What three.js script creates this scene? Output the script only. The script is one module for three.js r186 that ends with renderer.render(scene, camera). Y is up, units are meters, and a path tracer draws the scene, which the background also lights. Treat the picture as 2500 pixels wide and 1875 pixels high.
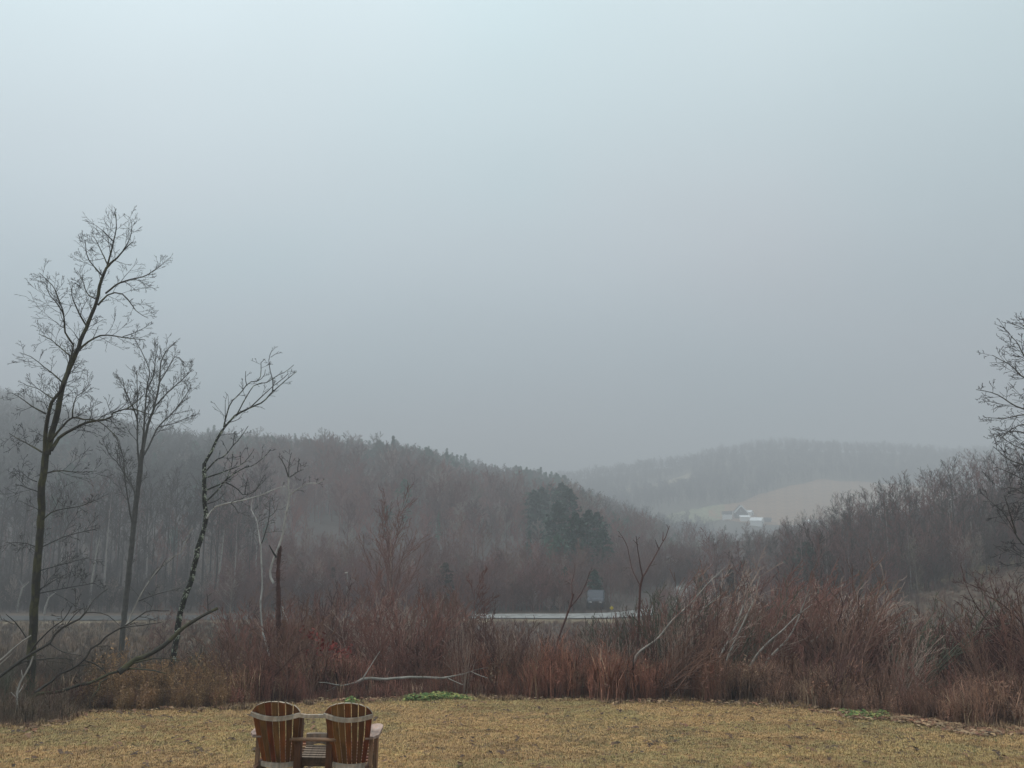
import * as THREE from 'three';
import { mergeGeometries } from 'three/addons/utils/BufferGeometryUtils.js';
import { RoundedBoxGeometry } from 'three/addons/geometries/RoundedBoxGeometry.js';

// ---------------------------------------------------------------- camera, sky, sun, exposure
const W = 2500, H = 1875, FPX = 1818, PITCH = 8.15 * Math.PI / 180, EYE = 2.0;
const scene = new THREE.Scene();
const camera = new THREE.PerspectiveCamera(2 * Math.atan(H / 2 / FPX) * 180 / Math.PI, W / H, 0.1, 4000);
camera.position.set(0, EYE, 0);
camera.rotation.set(PITCH, 0, 0);
scene.add(camera);
const renderer = new THREE.WebGLRenderer({ antialias: true });
renderer.toneMapping = THREE.LinearToneMapping;
renderer.toneMappingExposure = 1.08;
renderer.shadowMap.enabled = true;
renderer.setSize(1024, 768);

function rng(a) { return () => { a |= 0; a = a + 0x6D2B79F5 | 0; let t = Math.imul(a ^ a >>> 15, 1 | a); t = t + Math.imul(t ^ t >>> 7, 61 | t) ^ t; return ((t ^ t >>> 14) >>> 0) / 4294967296; }; }
let R = rng(7);
const rr = (a, b) => a + (b - a) * R();
const lerp = (a, b, t) => a + (b - a) * t, clamp = (x, a = 0, b = 1) => Math.min(b, Math.max(a, x));
const sm = (a, b, x) => { const t = clamp((x - a) / (b - a)); return t * t * (3 - 2 * t); };
function curve(tbl, x) { if (x <= tbl[0][0]) return tbl[0][1]; for (let i = 1; i < tbl.length; i++) if (x <= tbl[i][0]) { const [a, b] = tbl[i - 1], [c, d] = tbl[i]; return lerp(b, d, (x - a) / (c - a)); } return tbl[tbl.length - 1][1]; }
function hash(x, y) { let h = Math.imul(x, 374761393) + Math.imul(y, 668265263) | 0; h = Math.imul(h ^ h >>> 13, 1274126177); return ((h ^ h >>> 16) >>> 0) / 4294967296; }
function vnoise(x, y, per = 0) {
  const xi = Math.floor(x), yi = Math.floor(y), fx = x - xi, fy = y - yi, u = fx * fx * (3 - 2 * fx), v = fy * fy * (3 - 2 * fy);
  const w = (n) => per ? ((n % per) + per) % per : n;
  return lerp(lerp(hash(w(xi), w(yi)), hash(w(xi + 1), w(yi)), u), lerp(hash(w(xi), w(yi + 1)), hash(w(xi + 1), w(yi + 1)), u), v);
}
const fbm = (x, y, o = 4) => { let s = 0, a = 0.5; for (let i = 0; i < o; i++) { s += a * vnoise(x, y); x = x * 2.03 + 17.1; y = y * 2.03 + 5.3; a *= 0.5; } return s / (1 - Math.pow(0.5, o)); };

// overcast sky: brightens from the horizon to the zenith, a little brighter to the left
{
  const w = 512, h = 256, d = new Float32Array(w * h * 4);
  for (let y = 0; y < h; y++) for (let x = 0; x < w; x++) {
    const el = ((y + 0.5) / h - 0.5) * Math.PI, az = ((x + 0.5) / w - 0.5) * 2 * Math.PI, s = Math.max(0, Math.sin(el));
    const dx = Math.cos(az) * Math.cos(el);
    const n = fbm(Math.cos(az) * 2.2 + 9, Math.sin(az) * 2.2 + s * 5 + 3, 3) - 0.5;
    const tint = fbm(Math.cos(az) * 3 + 31, Math.sin(az) * 3 + s * 6, 2) - 0.5;
    const L = 1.25 * (0.285 + 0.715 * s) * (1 - 0.17 * dx) * (1 + 0.10 * n);
    const t = sm(0, 0.6, s);
    const i = (y * w + x) * 4;
    d[i] = L * (lerp(0.87, 0.84, t) + (0.17 - 0.11 * t) * tint); d[i + 1] = L * lerp(0.99, 1.0, t); d[i + 2] = L * lerp(1.10, 1.055, t) ; d[i + 3] = 1;
  }
  const t = new THREE.DataTexture(d, w, h, THREE.RGBAFormat, THREE.FloatType);
  t.mapping = THREE.EquirectangularReflectionMapping; t.magFilter = t.minFilter = THREE.LinearFilter; t.wrapS = THREE.RepeatWrapping; t.needsUpdate = true;
  scene.background = t; scene.environment = t;
}
const sun = new THREE.DirectionalLight(new THREE.Color(1, 0.93, 0.84), 1.4);
sun.position.set(-60, 110, -30); sun.castShadow = true; sun.shadow.radius = 70;
Object.assign(sun.shadow.camera, { left: -60, right: 60, top: 60, bottom: -60, near: 1, far: 400 });
sun.shadow.mapSize.set(2048, 2048);
scene.add(sun, sun.target);
scene.fog = new THREE.FogExp2(new THREE.Color(0.965, 0.965, 1.0), 0.0024);

// ---------------------------------------------------------------- pixel <-> place
const CA = Math.cos(PITCH), SA = Math.sin(PITCH);
function P(px, py, D) { const u = (px - W / 2) / FPX, v = (H / 2 - py) / FPX, s = D / (CA - v * SA); return new THREE.Vector3(u * s, EYE + (v * CA + SA) * s, -D); }
const XU = (px, D) => (px - W / 2) / FPX * D * 0.985;          // lateral place of a column at a distance

// ---------------------------------------------------------------- land form
const BASE = [[-60, 1], [-8, 0.9], [0, 0], [18, -2.77], [24, -4.0], [30, -5.1], [45, -7.3], [60, -8.9], [70, -9.75], [80, -10.1]];
const RIDGE = [[-400, 42], [-227, 32], [-185, 21], [-145, 13], [-73, 8.5], [-47, 7.5], [-11, -2], [9, -5.5], [29, -11], [50, -16], [71, -23], [100, -27], [400, -27]];
const FARH = [[-400, -5], [0, 2], [62, 10], [130, 20], [193, 37], [260, 43], [454, 34], [900, 30]];
const ridgeD = (xr) => 410 + 70 * sm(30, 230, -xr);
function land(x, z) {
  const D = -z;
  let y = curve(BASE, D);
  if (D > 82) {
    const xr = x * 330 / Math.max(D, 230), rd = ridgeD(xr), r = (curve(RIDGE, xr) + 11) * rd / 330 - 11;
    if (D <= rd) y = lerp(-10.1, r, Math.pow((D - 82) / (rd - 82), 0.95));
    else if (D <= rd + 70) y = lerp(r, -25, sm(rd, rd + 70, D));
    else y = -25;
  }
  if (D > 470) y += (curve(FARH, x * 700 / D) + 25) * curve([[470, 0], [515, 0.16], [620, 0.52], [680, 0.76], [750, 1], [890, 1.03], [1700, 1.05]], D);
  y += Math.max(0, x - 24.5) * 0.25 * sm(29, 63, D) * (1 - sm(140, 215, D)) * (x < 90 ? 1 : 90 / x);
  if (D > 20) y += (fbm(x * 0.06 + 50, z * 0.06 + 9, 3) - 0.5) * 1.1 * sm(20, 40, D) * (1 - 0.75 * sm(60, 68, D) * (1 - sm(76, 90, D)));
  if (D > 140) y += (fbm(x * 0.016 + 11, z * 0.016 + 2, 3) - 0.5) * 9 * sm(140, 240, D);
  return y;
}
const lawnY = (x, z) => land(x, z) + 0.06 + (fbm(x * 0.35, z * 0.35, 2) - 0.5) * 0.06;
// edge of the lawn as distance for each x
const EDGEPX = [[-300, 1790], [0, 1757], [140, 1748], [330, 1742], [560, 1731], [700, 1727], [840, 1721], [1000, 1714], [1150, 1713], [1400, 1718], [1700, 1722], [2000, 1735], [2200, 1750], [2350, 1762], [2500, 1775], [2800, 1800]];
const EDGE = EDGEPX.map(([px, py]) => { const v = (H / 2 - py) / FPX, dy = v * CA + SA, dz = CA - v * SA, t = 2 / (-dy - 0.154 * dz); return [(px - W / 2) / FPX * t, dz * t]; });
const edgeD = (x) => curve(EDGE, x) + (vnoise(x * 1.3, 3) - 0.5) * 0.6 + (vnoise(x * 4.1, 9) - 0.5) * 0.4;

// ---------------------------------------------------------------- object helpers
const taken = {};
const numbered = (n) => { const k = taken[n] = (taken[n] ?? -1) + 1; return k ? `${n}_${String(k).padStart(3, '0')}` : n; };
function tag(o, label, category, group, kind) { if (label) o.userData.label = label; if (category) o.userData.category = category; if (group) o.userData.group = group; if (kind) o.userData.kind = kind; return o; }
function base(name, pos, turn = 0) { const g = new THREE.Group(); g.name = numbered(name); g.position.copy(pos); g.rotation.y = turn; scene.add(g); return g; }
function put(mesh) { mesh.castShadow = mesh.receiveShadow = true; return mesh; }
function meshed(name, geo, mat, parent) { const m = put(new THREE.Mesh(geo, mat)); m.name = parent ? name : numbered(name); (parent ?? scene).add(m); return m; }
function copyOf(o, pos, turn, s = 1, label, group) { const c = o.clone(); c.name = numbered(o.name.replace(/_\d+$/, '')); c.userData = { ...o.userData }; c.position.copy(pos); c.rotation.set(0, turn, 0); typeof s === 'number' ? c.scale.setScalar(s) : c.scale.set(...s); if (label) c.userData.label = label; if (group) c.userData.group = group; scene.add(c); return c; }
const structure = (m) => { m.userData.kind = 'structure'; return m; };
const V = (x, y, z) => new THREE.Vector3(x, y, z);

class MB {
  constructor() { this.p = []; this.n = []; this.uv = []; this.ix = []; }
  tube(pts, rad, sides, o = V(0, 0, 0)) {
    const t = V(), nn = V(0.31, 0.17, 0.93), b = V(), start = this.p.length / 3; let len = 0;
    for (let i = 0; i < pts.length; i++) {
      t.subVectors(pts[Math.min(i + 1, pts.length - 1)], pts[Math.max(i - 1, 0)]).normalize();
      nn.addScaledVector(t, -nn.dot(t)); if (nn.lengthSq() < 1e-4) nn.set(t.y, -t.x, 0.01); nn.normalize(); b.crossVectors(t, nn);
      if (i) len += pts[i].distanceTo(pts[i - 1]);
      const r = rad[i], tip = r < 0.0008;
      for (let k = 0; k <= sides; k++) {
        const a = k / sides * 2 * Math.PI, c = Math.cos(a), s = Math.sin(a), x = nn.x * c + b.x * s, y = nn.y * c + b.y * s, z = nn.z * c + b.z * s;
        this.p.push(pts[i].x - o.x + x * r, pts[i].y - o.y + y * r, pts[i].z - o.z + z * r); this.n.push(x, y, z); this.uv.push(k / sides * Math.max(0.1, Math.round(rad[0] * 60) / 10), len);
      }
      if (i) for (let k = 0; k < sides; k++) { const q = start + (i - 1) * (sides + 1) + k, w = q + sides + 1; this.ix.push(q, q + 1, w, q + 1, w + 1, w); }
    }
  }
  tri(a, b, c, n) {
    const s = this.p.length / 3; n ??= V().crossVectors(V().subVectors(b, a), V().subVectors(c, a)).normalize();
    for (const q of [a, b, c]) { this.p.push(q.x, q.y, q.z); this.n.push(n.x, n.y, n.z); this.uv.push(q.x, q.y); }
    this.ix.push(s, s + 1, s + 2);
  }
  quad(a, b, c, d) { this.tri(a, b, c); this.tri(a, c, d); }
  geo() { const g = new THREE.BufferGeometry(); g.setAttribute('position', new THREE.Float32BufferAttribute(this.p, 3)); g.setAttribute('normal', new THREE.Float32BufferAttribute(this.n, 3)); g.setAttribute('uv', new THREE.Float32BufferAttribute(this.uv, 2)); g.setIndex(this.ix); return g; }
  build(name, mat, parent) { return meshed(name, this.geo(), mat, parent); }
  get empty() { return !this.ix.length; }
}
const sidesOf = (r) => r > 0.06 ? 9 : r > 0.02 ? 6 : r > 0.008 ? 4 : 3;

// a branch with its branches: P = { seg, wander, up, n:[], t0:[], ang:[], ratio:[], rr, minR, max }
function grow(mb, start, dir, len, r0, level, o, twig) {
  const n = Math.max(2, Math.min(9, Math.round(len / o.seg[level] ))), pts = [start.clone()], rad = [r0], d = dir.clone().normalize(), p = start.clone();
  for (let i = 1; i <= n; i++) {
    d.x += (R() - 0.5) * o.wander[level]; d.y += (R() - 0.5) * o.wander[level] + o.up[level]; d.z += (R() - 0.5) * o.wander[level]; if (o.lean) { d.x += o.lean; } d.normalize();
    p.addScaledVector(d, len / n); pts.push(p.clone()); rad.push(Math.max(o.minR, r0 * (1 - 0.76 * i / n)));
  }
  (level >= (o.split ?? 1) && twig ? twig : mb).tube(pts, rad, o.lod ? (r0 > 0.05 ? 5 : 3) : sidesOf(r0));
  offshoots(mb, pts, rad, len, level, o, twig);
}
function offshoots(mb, pts, rad, len, level, o, twig) {
  if (level >= o.max) return;
  const n = pts.length - 1, c = o.n[level], k = Math.floor(c) + (R() < c % 1 ? 1 : 0), ax = V(), tan = V(), cd = V();
  for (let j = 0; j < k; j++) {
    const t = lerp(o.t0[level], 0.99, (j + R()) / k), f = t * n, i = Math.min(n - 1, Math.floor(f)), q = pts[i].clone().lerp(pts[i + 1], f - i);
    tan.subVectors(pts[i + 1], pts[i]).normalize();
    ax.set(R() - 0.5, R() - 0.5, R() - 0.5).cross(tan).normalize();
    cd.copy(tan).applyAxisAngle(ax, o.ang[level] * rr(0.6, 1.3)); 
    const r = Math.max(o.minR, lerp(rad[i], rad[i + 1], f - i) * o.rr * rr(0.7, 1.1));
    grow(mb, q, cd, len * o.ratio[level] * (1.15 - 0.65 * t) * rr(0.55, 1.3), r, level + 1, o, twig);
  }
}

// ---------------------------------------------------------------- materials
function noiseTex(size, fn, srgb = true) {
  const d = new Uint8Array(size * size * 4);
  for (let y = 0; y < size; y++) for (let x = 0; x < size; x++) { const c = fn(x / size, y / size); const i = (y * size + x) * 4; d[i] = clamp(c[0]) * 255; d[i + 1] = clamp(c[1]) * 255; d[i + 2] = clamp(c[2]) * 255; d[i + 3] = 255; }
  const t = new THREE.DataTexture(d, size, size, THREE.RGBAFormat); t.wrapS = t.wrapT = THREE.RepeatWrapping; t.magFilter = THREE.LinearFilter; t.minFilter = THREE.LinearMipmapLinearFilter; t.generateMipmaps = true; if (srgb) t.colorSpace = THREE.SRGBColorSpace; t.needsUpdate = true; return t;
}
const pn = (x, y, f) => vnoise(x * f, y * f, f), pf = (x, y, f, o = 4) => { let s = 0, a = 0.5; for (let i = 0; i < o; i++) { s += a * vnoise(x * f, y * f, f); f *= 2; a *= 0.5; } return s / (1 - Math.pow(0.5, o)); };
const barkBump = noiseTex(256, (x, y) => { const v = 0.6 * pf((x + 0.06 * pn(x, y, 8)), y * 0.25, 32, 2) + 0.4 * pf(x, y, 16, 3); return [v, v, v]; }, false);
const tintTex = noiseTex(256, (x, y) => { const v = 0.62 + 0.38 * pf(x, y, 8, 5); return [v, v, v]; });
const lichenTex = noiseTex(512, (x, y) => { const a = pf(x, y, 18, 4), b = pf(x + 0.37, y + 0.11, 14, 3); return a > 0.645 ? [0.62, 0.64, 0.58] : b > 0.63 ? [0.30, 0.33, 0.26] : [0.155, 0.15, 0.13].map((c) => c * (0.7 + 0.6 * b)); });
const mossTex = noiseTex(256, (x, y) => { const a = pf(x, y, 4, 4), b = pf(x + 0.2, y + 0.6, 14, 3); const k = sm(0.42, 0.62, a); return [lerp(0.20, 0.255, k) * (0.7 + 0.6 * b), lerp(0.19, 0.25, k) * (0.7 + 0.6 * b), lerp(0.165, 0.165, k) * (0.7 + 0.6 * b)]; });
const std = (r, g, b, o = {}) => new THREE.MeshStandardMaterial({ color: new THREE.Color().setRGB(r, g, b), roughness: 0.95, ...o });
const bark = (r, g, b) => std(r, g, b, { map: tintTex, bumpMap: barkBump, bumpScale: 0.008 });
const M = {
  mossBark: std(1.15, 1.1, 1.05, { map: mossTex, bumpMap: barkBump, bumpScale: 0.012 }),
  lichenBark: std(1, 1, 1, { map: lichenTex, bumpMap: barkBump, bumpScale: 0.01 }),
  darkTwig: std(0.035, 0.033, 0.03), greyBark: bark(0.12, 0.11, 0.095), greyTwig: std(0.075, 0.07, 0.062),
  paleBark: bark(0.72, 0.68, 0.63), paleTwig: std(0.2, 0.18, 0.165), deadWood: bark(0.14, 0.125, 0.105), deadDark: bark(0.075, 0.066, 0.056), deadPale: bark(0.46, 0.42, 0.37),
  redTwig: std(0.215, 0.1, 0.077), redDark: std(0.095, 0.044, 0.037), brownTwig: std(0.19, 0.105, 0.076), greyShrub: std(0.34, 0.25, 0.205), oliveTwig: std(0.09, 0.09, 0.062), vine: bark(0.15, 0.066, 0.052),
  woodTree: std(0.066, 0.053, 0.046), woodRed: std(0.17, 0.085, 0.075), woodPale: std(0.3, 0.26, 0.235), needle: std(0.042, 0.075, 0.054), cedar: std(0.062, 0.048, 0.032),
  white: std(1, 1, 1),
};

// ---------------------------------------------------------------- ground sheets
{
  const rows = [], cols = 240; for (let D = -60; D < 1700; D += Math.max(0.8, 0.02 * Math.abs(D) + (D > 100 ? 0.5 : 0))) rows.push(D);
  const p = [], uv = [], c = [], ix = [], N = cols + 1;
  const mix = (a, b, t) => [lerp(a[0], b[0], t), lerp(a[1], b[1], t), lerp(a[2], b[2], t)];
  rows.forEach((D, i) => {
    const hw = 70 + 0.95 * Math.max(D, 0);
    for (let j = 0; j <= cols; j++) {
      const s = j / cols * 2 - 1, x = hw * s, z = -D, y = land(x, z);
      p.push(x, y, z); uv.push(x / 3, z / 3);
      const n = fbm(x * 0.12 + 3, z * 0.12, 4), n2 = fbm(x * 0.03 + 40, z * 0.05 + 8, 3);
      let k = mix([0.085, 0.058, 0.042], [0.13, 0.088, 0.058], n);
      const meadow = sm(26, 38, D) * (1 - sm(73, 76, D));
      k = mix(k, mix([0.085, 0.055, 0.04], [0.125, 0.085, 0.05], sm(0.35, 0.65, n2) * 0.7 + 0.3 * n), meadow * 0.85);
      k = mix(k, [0.25, 0.19, 0.11], sm(66.6, 68, D) * (1 - sm(71, 72, D)) * 0.9);
      k = mix(k, mix([0.06, 0.042, 0.036], [0.085, 0.06, 0.048], n), sm(75, 80, D));
      if (D > 470) k = mix(k, mix([0.17, 0.14, 0.09], [0.14, 0.135, 0.085], n2), sm(470, 490, D) * 0.7);
      c.push(...k);
    }
    if (i) for (let j = 0; j < cols; j++) { const a = (i - 1) * N + j, b = a + N; ix.push(a, a + 1, b, a + 1, b + 1, b); }
  });
  const g = new THREE.BufferGeometry(); g.setAttribute('position', new THREE.Float32BufferAttribute(p, 3)); g.setAttribute('uv', new THREE.Float32BufferAttribute(uv, 2)); g.setAttribute('color', new THREE.Float32BufferAttribute(c, 3)); g.setIndex(ix); g.computeVertexNormals();
  structure(meshed('ground', g, std(1.15, 1.15, 1.15, { vertexColors: true, map: tintTex, bumpMap: tintTex, bumpScale: 0.08 })));
}
// drape(name, list of [x, D] left/right pairs): a sheet that lies on the land
function drape(name, leftRight, across, mat, lift, uvs = 2) {
  const p = [], uv = [], ix = [], N = across + 1; let L = 0;
  leftRight.forEach(([a, b], i) => {
    if (i) L += Math.hypot(a[0] - leftRight[i - 1][0][0], a[1] - leftRight[i - 1][0][1]);
    for (let j = 0; j <= across; j++) { const t = j / across, x = lerp(a[0], b[0], t), D = lerp(a[1], b[1], t); p.push(x, (typeof lift === 'function' ? lift(x, -D) : land(x, -D) + lift), -D); uv.push(t * Math.hypot(a[0] - b[0], a[1] - b[1]) / uvs, L / uvs); }
    if (i) for (let j = 0; j < across; j++) { const q = (i - 1) * N + j, w = q + N; ix.push(q, q + 1, w, q + 1, w + 1, w); }
  });
  const g = new THREE.BufferGeometry(); g.setAttribute('position', new THREE.Float32BufferAttribute(p, 3)); g.setAttribute('uv', new THREE.Float32BufferAttribute(uv, 2)); g.setIndex(ix); g.computeVertexNormals();
  const nn = g.attributes.normal; if (nn.getY(0) < 0) { const a = g.index.array; for (let i = 0; i < a.length; i += 3) { const t = a[i]; a[i] = a[i + 1]; a[i + 1] = t; } g.computeVertexNormals(); }
  return structure(meshed(name, g, mat));
}
const lawnTex = noiseTex(1024, (x, y) => {
  const a = pf(x, y, 6, 4), b = pf(x + 0.3, y + 0.7, 90, 3), c = pf(x + 0.6, y + 0.2, 3, 3), dk = pf(x + 0.1, y + 0.4, 24, 3);
  let k = [0.78, 0.60, 0.38]; const gr = sm(0.52, 0.72, c); k = [lerp(k[0], 0.45, gr * 0.6), lerp(k[1], 0.44, gr * 0.6), lerp(k[2], 0.27, gr * 0.6)];
  const m = (0.62 + 0.4 * a) * (0.6 + 0.75 * b) * (1 - 0.35 * sm(0.58, 0.75, dk)); return k.map((v) => v * m);
});
const lawnMat = std(0.85, 0.85, 0.85, { map: lawnTex, bumpMap: lawnTex, bumpScale: 0.03 });
{ const lr = []; for (let x = -24; x <= 26; x += 0.25) { const a = [x, -6], b = [x, edgeD(x)]; lr.push([a, b]); } drape('lawn', lr, 60, lawnMat, lawnY, 5); }
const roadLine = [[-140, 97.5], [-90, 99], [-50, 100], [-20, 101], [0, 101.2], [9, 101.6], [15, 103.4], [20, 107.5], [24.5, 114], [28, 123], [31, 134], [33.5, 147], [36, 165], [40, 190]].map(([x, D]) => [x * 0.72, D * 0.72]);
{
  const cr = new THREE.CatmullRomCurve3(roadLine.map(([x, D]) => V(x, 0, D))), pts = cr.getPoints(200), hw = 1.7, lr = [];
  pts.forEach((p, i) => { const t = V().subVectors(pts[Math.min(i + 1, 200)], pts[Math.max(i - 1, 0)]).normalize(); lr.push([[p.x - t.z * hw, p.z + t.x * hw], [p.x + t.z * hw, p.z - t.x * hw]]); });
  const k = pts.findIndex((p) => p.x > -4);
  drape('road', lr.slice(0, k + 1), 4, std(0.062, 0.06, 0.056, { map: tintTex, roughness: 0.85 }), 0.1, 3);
  drape('road', lr.slice(k), 4, std(0.36, 0.355, 0.34, { map: tintTex, roughness: 0.7 }), 0.1, 3);  // lighter copy of the asphalt, with the grazing sky reflection painted into its colour
}
// fields on the far hill
const fieldMat = (r, g, b) => std(r, g, b, { map: tintTex });
function field(edgesNear, mat) { // list of [px, Dnear, Dfar]
  const lr = []; edgesNear = edgesNear.map(([a, b, c]) => [a, b * 1.17, c * 1.17]); for (let i = 0; i <= 60; i++) { const t = i / 60 * (edgesNear.length - 1), k = Math.min(edgesNear.length - 2, Math.floor(t)), f = t - k, [a, b, c] = edgesNear[k].map((v, q) => lerp(v, edgesNear[k + 1][q], f)); const w = (vnoise(i * 0.7, 8) - 0.5) * 6; lr.push([[XU(a, b), b], [XU(a, c + w), c + w]]); }
  return drape('field', lr, 24, mat, 0.5, 12);
}
field([[1730, 438, 452], [1780, 425, 470], [1850, 415, 492], [1920, 412, 513], [2000, 412, 528], [2100, 412, 531], [2220, 412, 526], [2400, 412, 522]], fieldMat(0.47, 0.29, 0.165));
field([[1590, 430, 435], [1640, 422, 447], [1710, 424, 459], [1770, 432, 466]], fieldMat(0.36, 0.37, 0.2));
field([[1490, 540, 548], [1550, 543, 566], [1620, 550, 580], [1690, 566, 586]], fieldMat(0.5, 0.42, 0.28));

// ---------------------------------------------------------------- traced trees: limbs drawn as [px, py] at a distance, each with its own drift in depth
// limb: [width px at start, width px at end, depth drift in metres, [px, py, px, py, ...]]
function traced(name, label, category, D, trunkMat, twigMat, limbs, tw, opt = {}) {
  const [fx, fy] = opt.foot ?? [limbs[0][3][0], limbs[0][3][1]];
  const foot = P(fx, fy, D), trunk = new MB(), twigs = new MB();
  const g = base(name, foot);
  const dens = tw.density;
  for (const [w0, w1, drift, xy, own] of limbs) {
    const raw = []; const n = xy.length / 2; const dd = typeof drift === 'number' ? [0, drift] : drift;
    for (let i = 0; i < n; i++) { const t = i / (n - 1); raw.push(P(xy[2 * i], xy[2 * i + 1], D + lerp(dd[0], dd[1], t) + (i ? (R() - 0.5) * 0.05 * D / 18 : 0)).sub(foot)); }
    const cr = new THREE.CatmullRomCurve3(raw, false, 'centripetal'), len = cr.getLength(), k = Math.max(n, Math.min(40, Math.round(len / 0.18))), pts = cr.getSpacedPoints(k);
    const m = D / FPX / 2, knot = w0 * m; const rad = pts.map((_, i) => Math.max(0.003, lerp(w0, w1, Math.pow(i / k, 0.85)) * m * (1 + (R() - 0.5) * 0.12)));
    pts.forEach((p, i) => { if (i && i < k) { p.x += (R() - 0.5) * 0.25 * Math.min(0.1, knot + 0.02); p.y += (R() - 0.5) * 0.2 * Math.min(0.1, knot + 0.02); } });
    if (w0 < 3.2) twigs.tube(pts, rad, sidesOf(rad[0])); else trunk.tube(pts, rad, Math.max(6, sidesOf(rad[0])));
    const q = own ?? {}; const count = len * (q.density ?? dens);
    if (count > 0) {
      const o = { seg: [0.2, 0.16, 0.12, 0.1], wander: [0.34, 0.36, 0.38, 0.4], up: [tw.up ?? 0.05, tw.up ?? 0.05, tw.up ?? 0.05, 0], n: [count, tw.n1 ?? 4, tw.n2 ?? 2.5, 0], t0: [q.t0 ?? 0.2, 0.2, 0.2, 0], ang: [tw.ang ?? 0.85, 0.75, 0.7, 0.6], ratio: [1, 0.5, 0.5, 0.5], rr: 0.5, minR: tw.minR ?? 0.0045, max: tw.max ?? 3, split: 1 };
      o.ratio[0] = (q.len ?? tw.len) / len; const rcap = rad.map((r) => Math.min(r, tw.cap ?? 0.022));
      offshoots(trunk, pts, rcap, len, 0, o, twigs);
    }
  }
  if (!trunk.empty) trunk.build('trunk', trunkMat, g); if (!twigs.empty) twigs.build('branches', twigMat, g).userData.kind = 'stuff';
  return tag(g, label, category);
}
R = rng(21);
traced('tall_bare_tree', 'tall leaning bare tree with dark mossy trunk, far left at the lawn edge', 'tree', 18, M.mossBark, M.darkTwig, [
  [21, 15, 0, [66, 1735, 72, 1690, 76, 1640, 78, 1581, 85, 1473, 90, 1400, 96, 1328, 101, 1249, 103, 1183, 108, 1147, 114, 1090], { density: 0.9, len: 0.7, t0: 0.3 }],
  [15, 7, 0.4, [116, 1110, 121, 1079, 139, 1017, 148, 963, 163, 916, 188, 858, 201, 822, 217, 786, 231, 750, 239, 721, 244, 692, 253, 670]],
  [7, 2, 0.4, [253, 670, 264, 648, 289, 627, 307, 605, 322, 592]],
  [5, 1.5, [0.4, 0], [262, 650, 269, 623, 277, 590, 284, 554, 282, 522]],
  [11, 7, -0.4, [112, 1110, 110, 1086, 112, 1042, 119, 1006, 127, 981, 145, 959, 156, 938]],
  [7, 4, [-0.4, 0], [154, 940, 166, 898, 174, 869, 180, 838]],
  [5, 1.4, [0, -1.2], [179, 842, 159, 811, 156, 768, 141, 724, 130, 699, 96, 666]],
  [4, 1.3, [0, -0.6], [156, 768, 135, 735, 118, 716, 112, 690]],
  [9, 2, [0, 1.4], [125, 1100, 145, 1068, 181, 1046, 217, 1030, 268, 1021, 278, 1006, 307, 999, 329, 985, 351, 963]],
  [4, 1.4, [1.1, 1.5], [307, 999, 335, 1000, 362, 1012, 385, 1010]],
  [6, 1.5, [0, -0.8], [122, 1079, 152, 1042, 177, 1019, 203, 1024, 235, 1026, 262, 1045, 288, 1070]],
  [3.4, 1.2, [-0.4, -0.9], [177, 1019, 178, 1000, 185, 970, 205, 955, 222, 938]],
  [6, 1.4, [0.2, 1.2], [190, 858, 217, 833, 250, 818, 289, 822, 325, 827, 354, 829]],
  [3, 1.2, [0.9, 0.6], [300, 822, 330, 812, 353, 800]],
  [5, 1.3, [0.3, 1.0], [239, 745, 268, 717, 297, 717, 318, 739, 333, 760, 362, 777]],
  [5, 1.4, [0.5, -0.2], [258, 716, 289, 692, 325, 681, 354, 674, 383, 655, 394, 648]],
  [5, 1.3, [0.3, -0.7], [212, 797, 195, 768, 181, 739, 174, 715, 177, 695]],
  [4, 1.3, [0.4, 1.1], [236, 731, 213, 717, 203, 688, 192, 666]],
  [4, 1.3, [0.4, -0.3], [250, 674, 231, 652, 213, 627, 208, 585]],
  [4, 1.2, [0.4, 0.9], [264, 648, 250, 619, 235, 587, 222, 572]],
  [3, 1.2, [0.1, 0.6], [277, 590, 253, 565, 235, 551]],
  [3, 1.2, [0.4, 0.1], [300, 612, 318, 580, 322, 545, 316, 530]],
  [4, 1.3, [0, 0.7], [172, 869, 145, 847, 123, 829, 94, 815]],
  [4, 1.3, [-0.2, -1], [156, 938, 134, 916, 105, 894, 80, 873, 54, 863]],
  [3.4, 1.3, [-0.3, 0.5], [130, 974, 112, 962, 90, 948, 65, 941]],
  [4, 1.3, [-0.4, -1.1], [112, 1010, 83, 995, 54, 974, 29, 959]],
  [5, 1.3, [0, 0.8], [104, 1105, 72, 1086, 43, 1071, 22, 1057]],
  [3.6, 1.2, [0, 0.3], [112, 1156, 140, 1149, 190, 1153, 236, 1150]],
  [3.4, 1.1, [0, -0.5], [104, 1269, 130, 1249, 203, 1234, 231, 1220]],
  [3, 1.1, [0, 0.8], [99, 1337, 159, 1310, 231, 1292]],
  [2.6, 1, [0, -0.4], [98, 1393, 163, 1375, 217, 1361]],
  [3, 1, [0, 0.4], [96, 1440, 123, 1422, 166, 1400]],
  [2.6, 1, [0, -0.2], [98, 1448, 174, 1433, 231, 1424]],
  [2.6, 1, [0, 0.5], [90, 1176, 69, 1167, 47, 1147]],
  [2.4, 1, [0, -0.5], [92, 1200, 43, 1183]],
  [2.4, 1, [0, 0.5], [88, 1335, 61, 1326, 14, 1325]],
], { density: 6.2, len: 0.64, n1: 5, n2: 2.4, up: 0.03, minR: 0.0036, cap: 0.02 });

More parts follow.
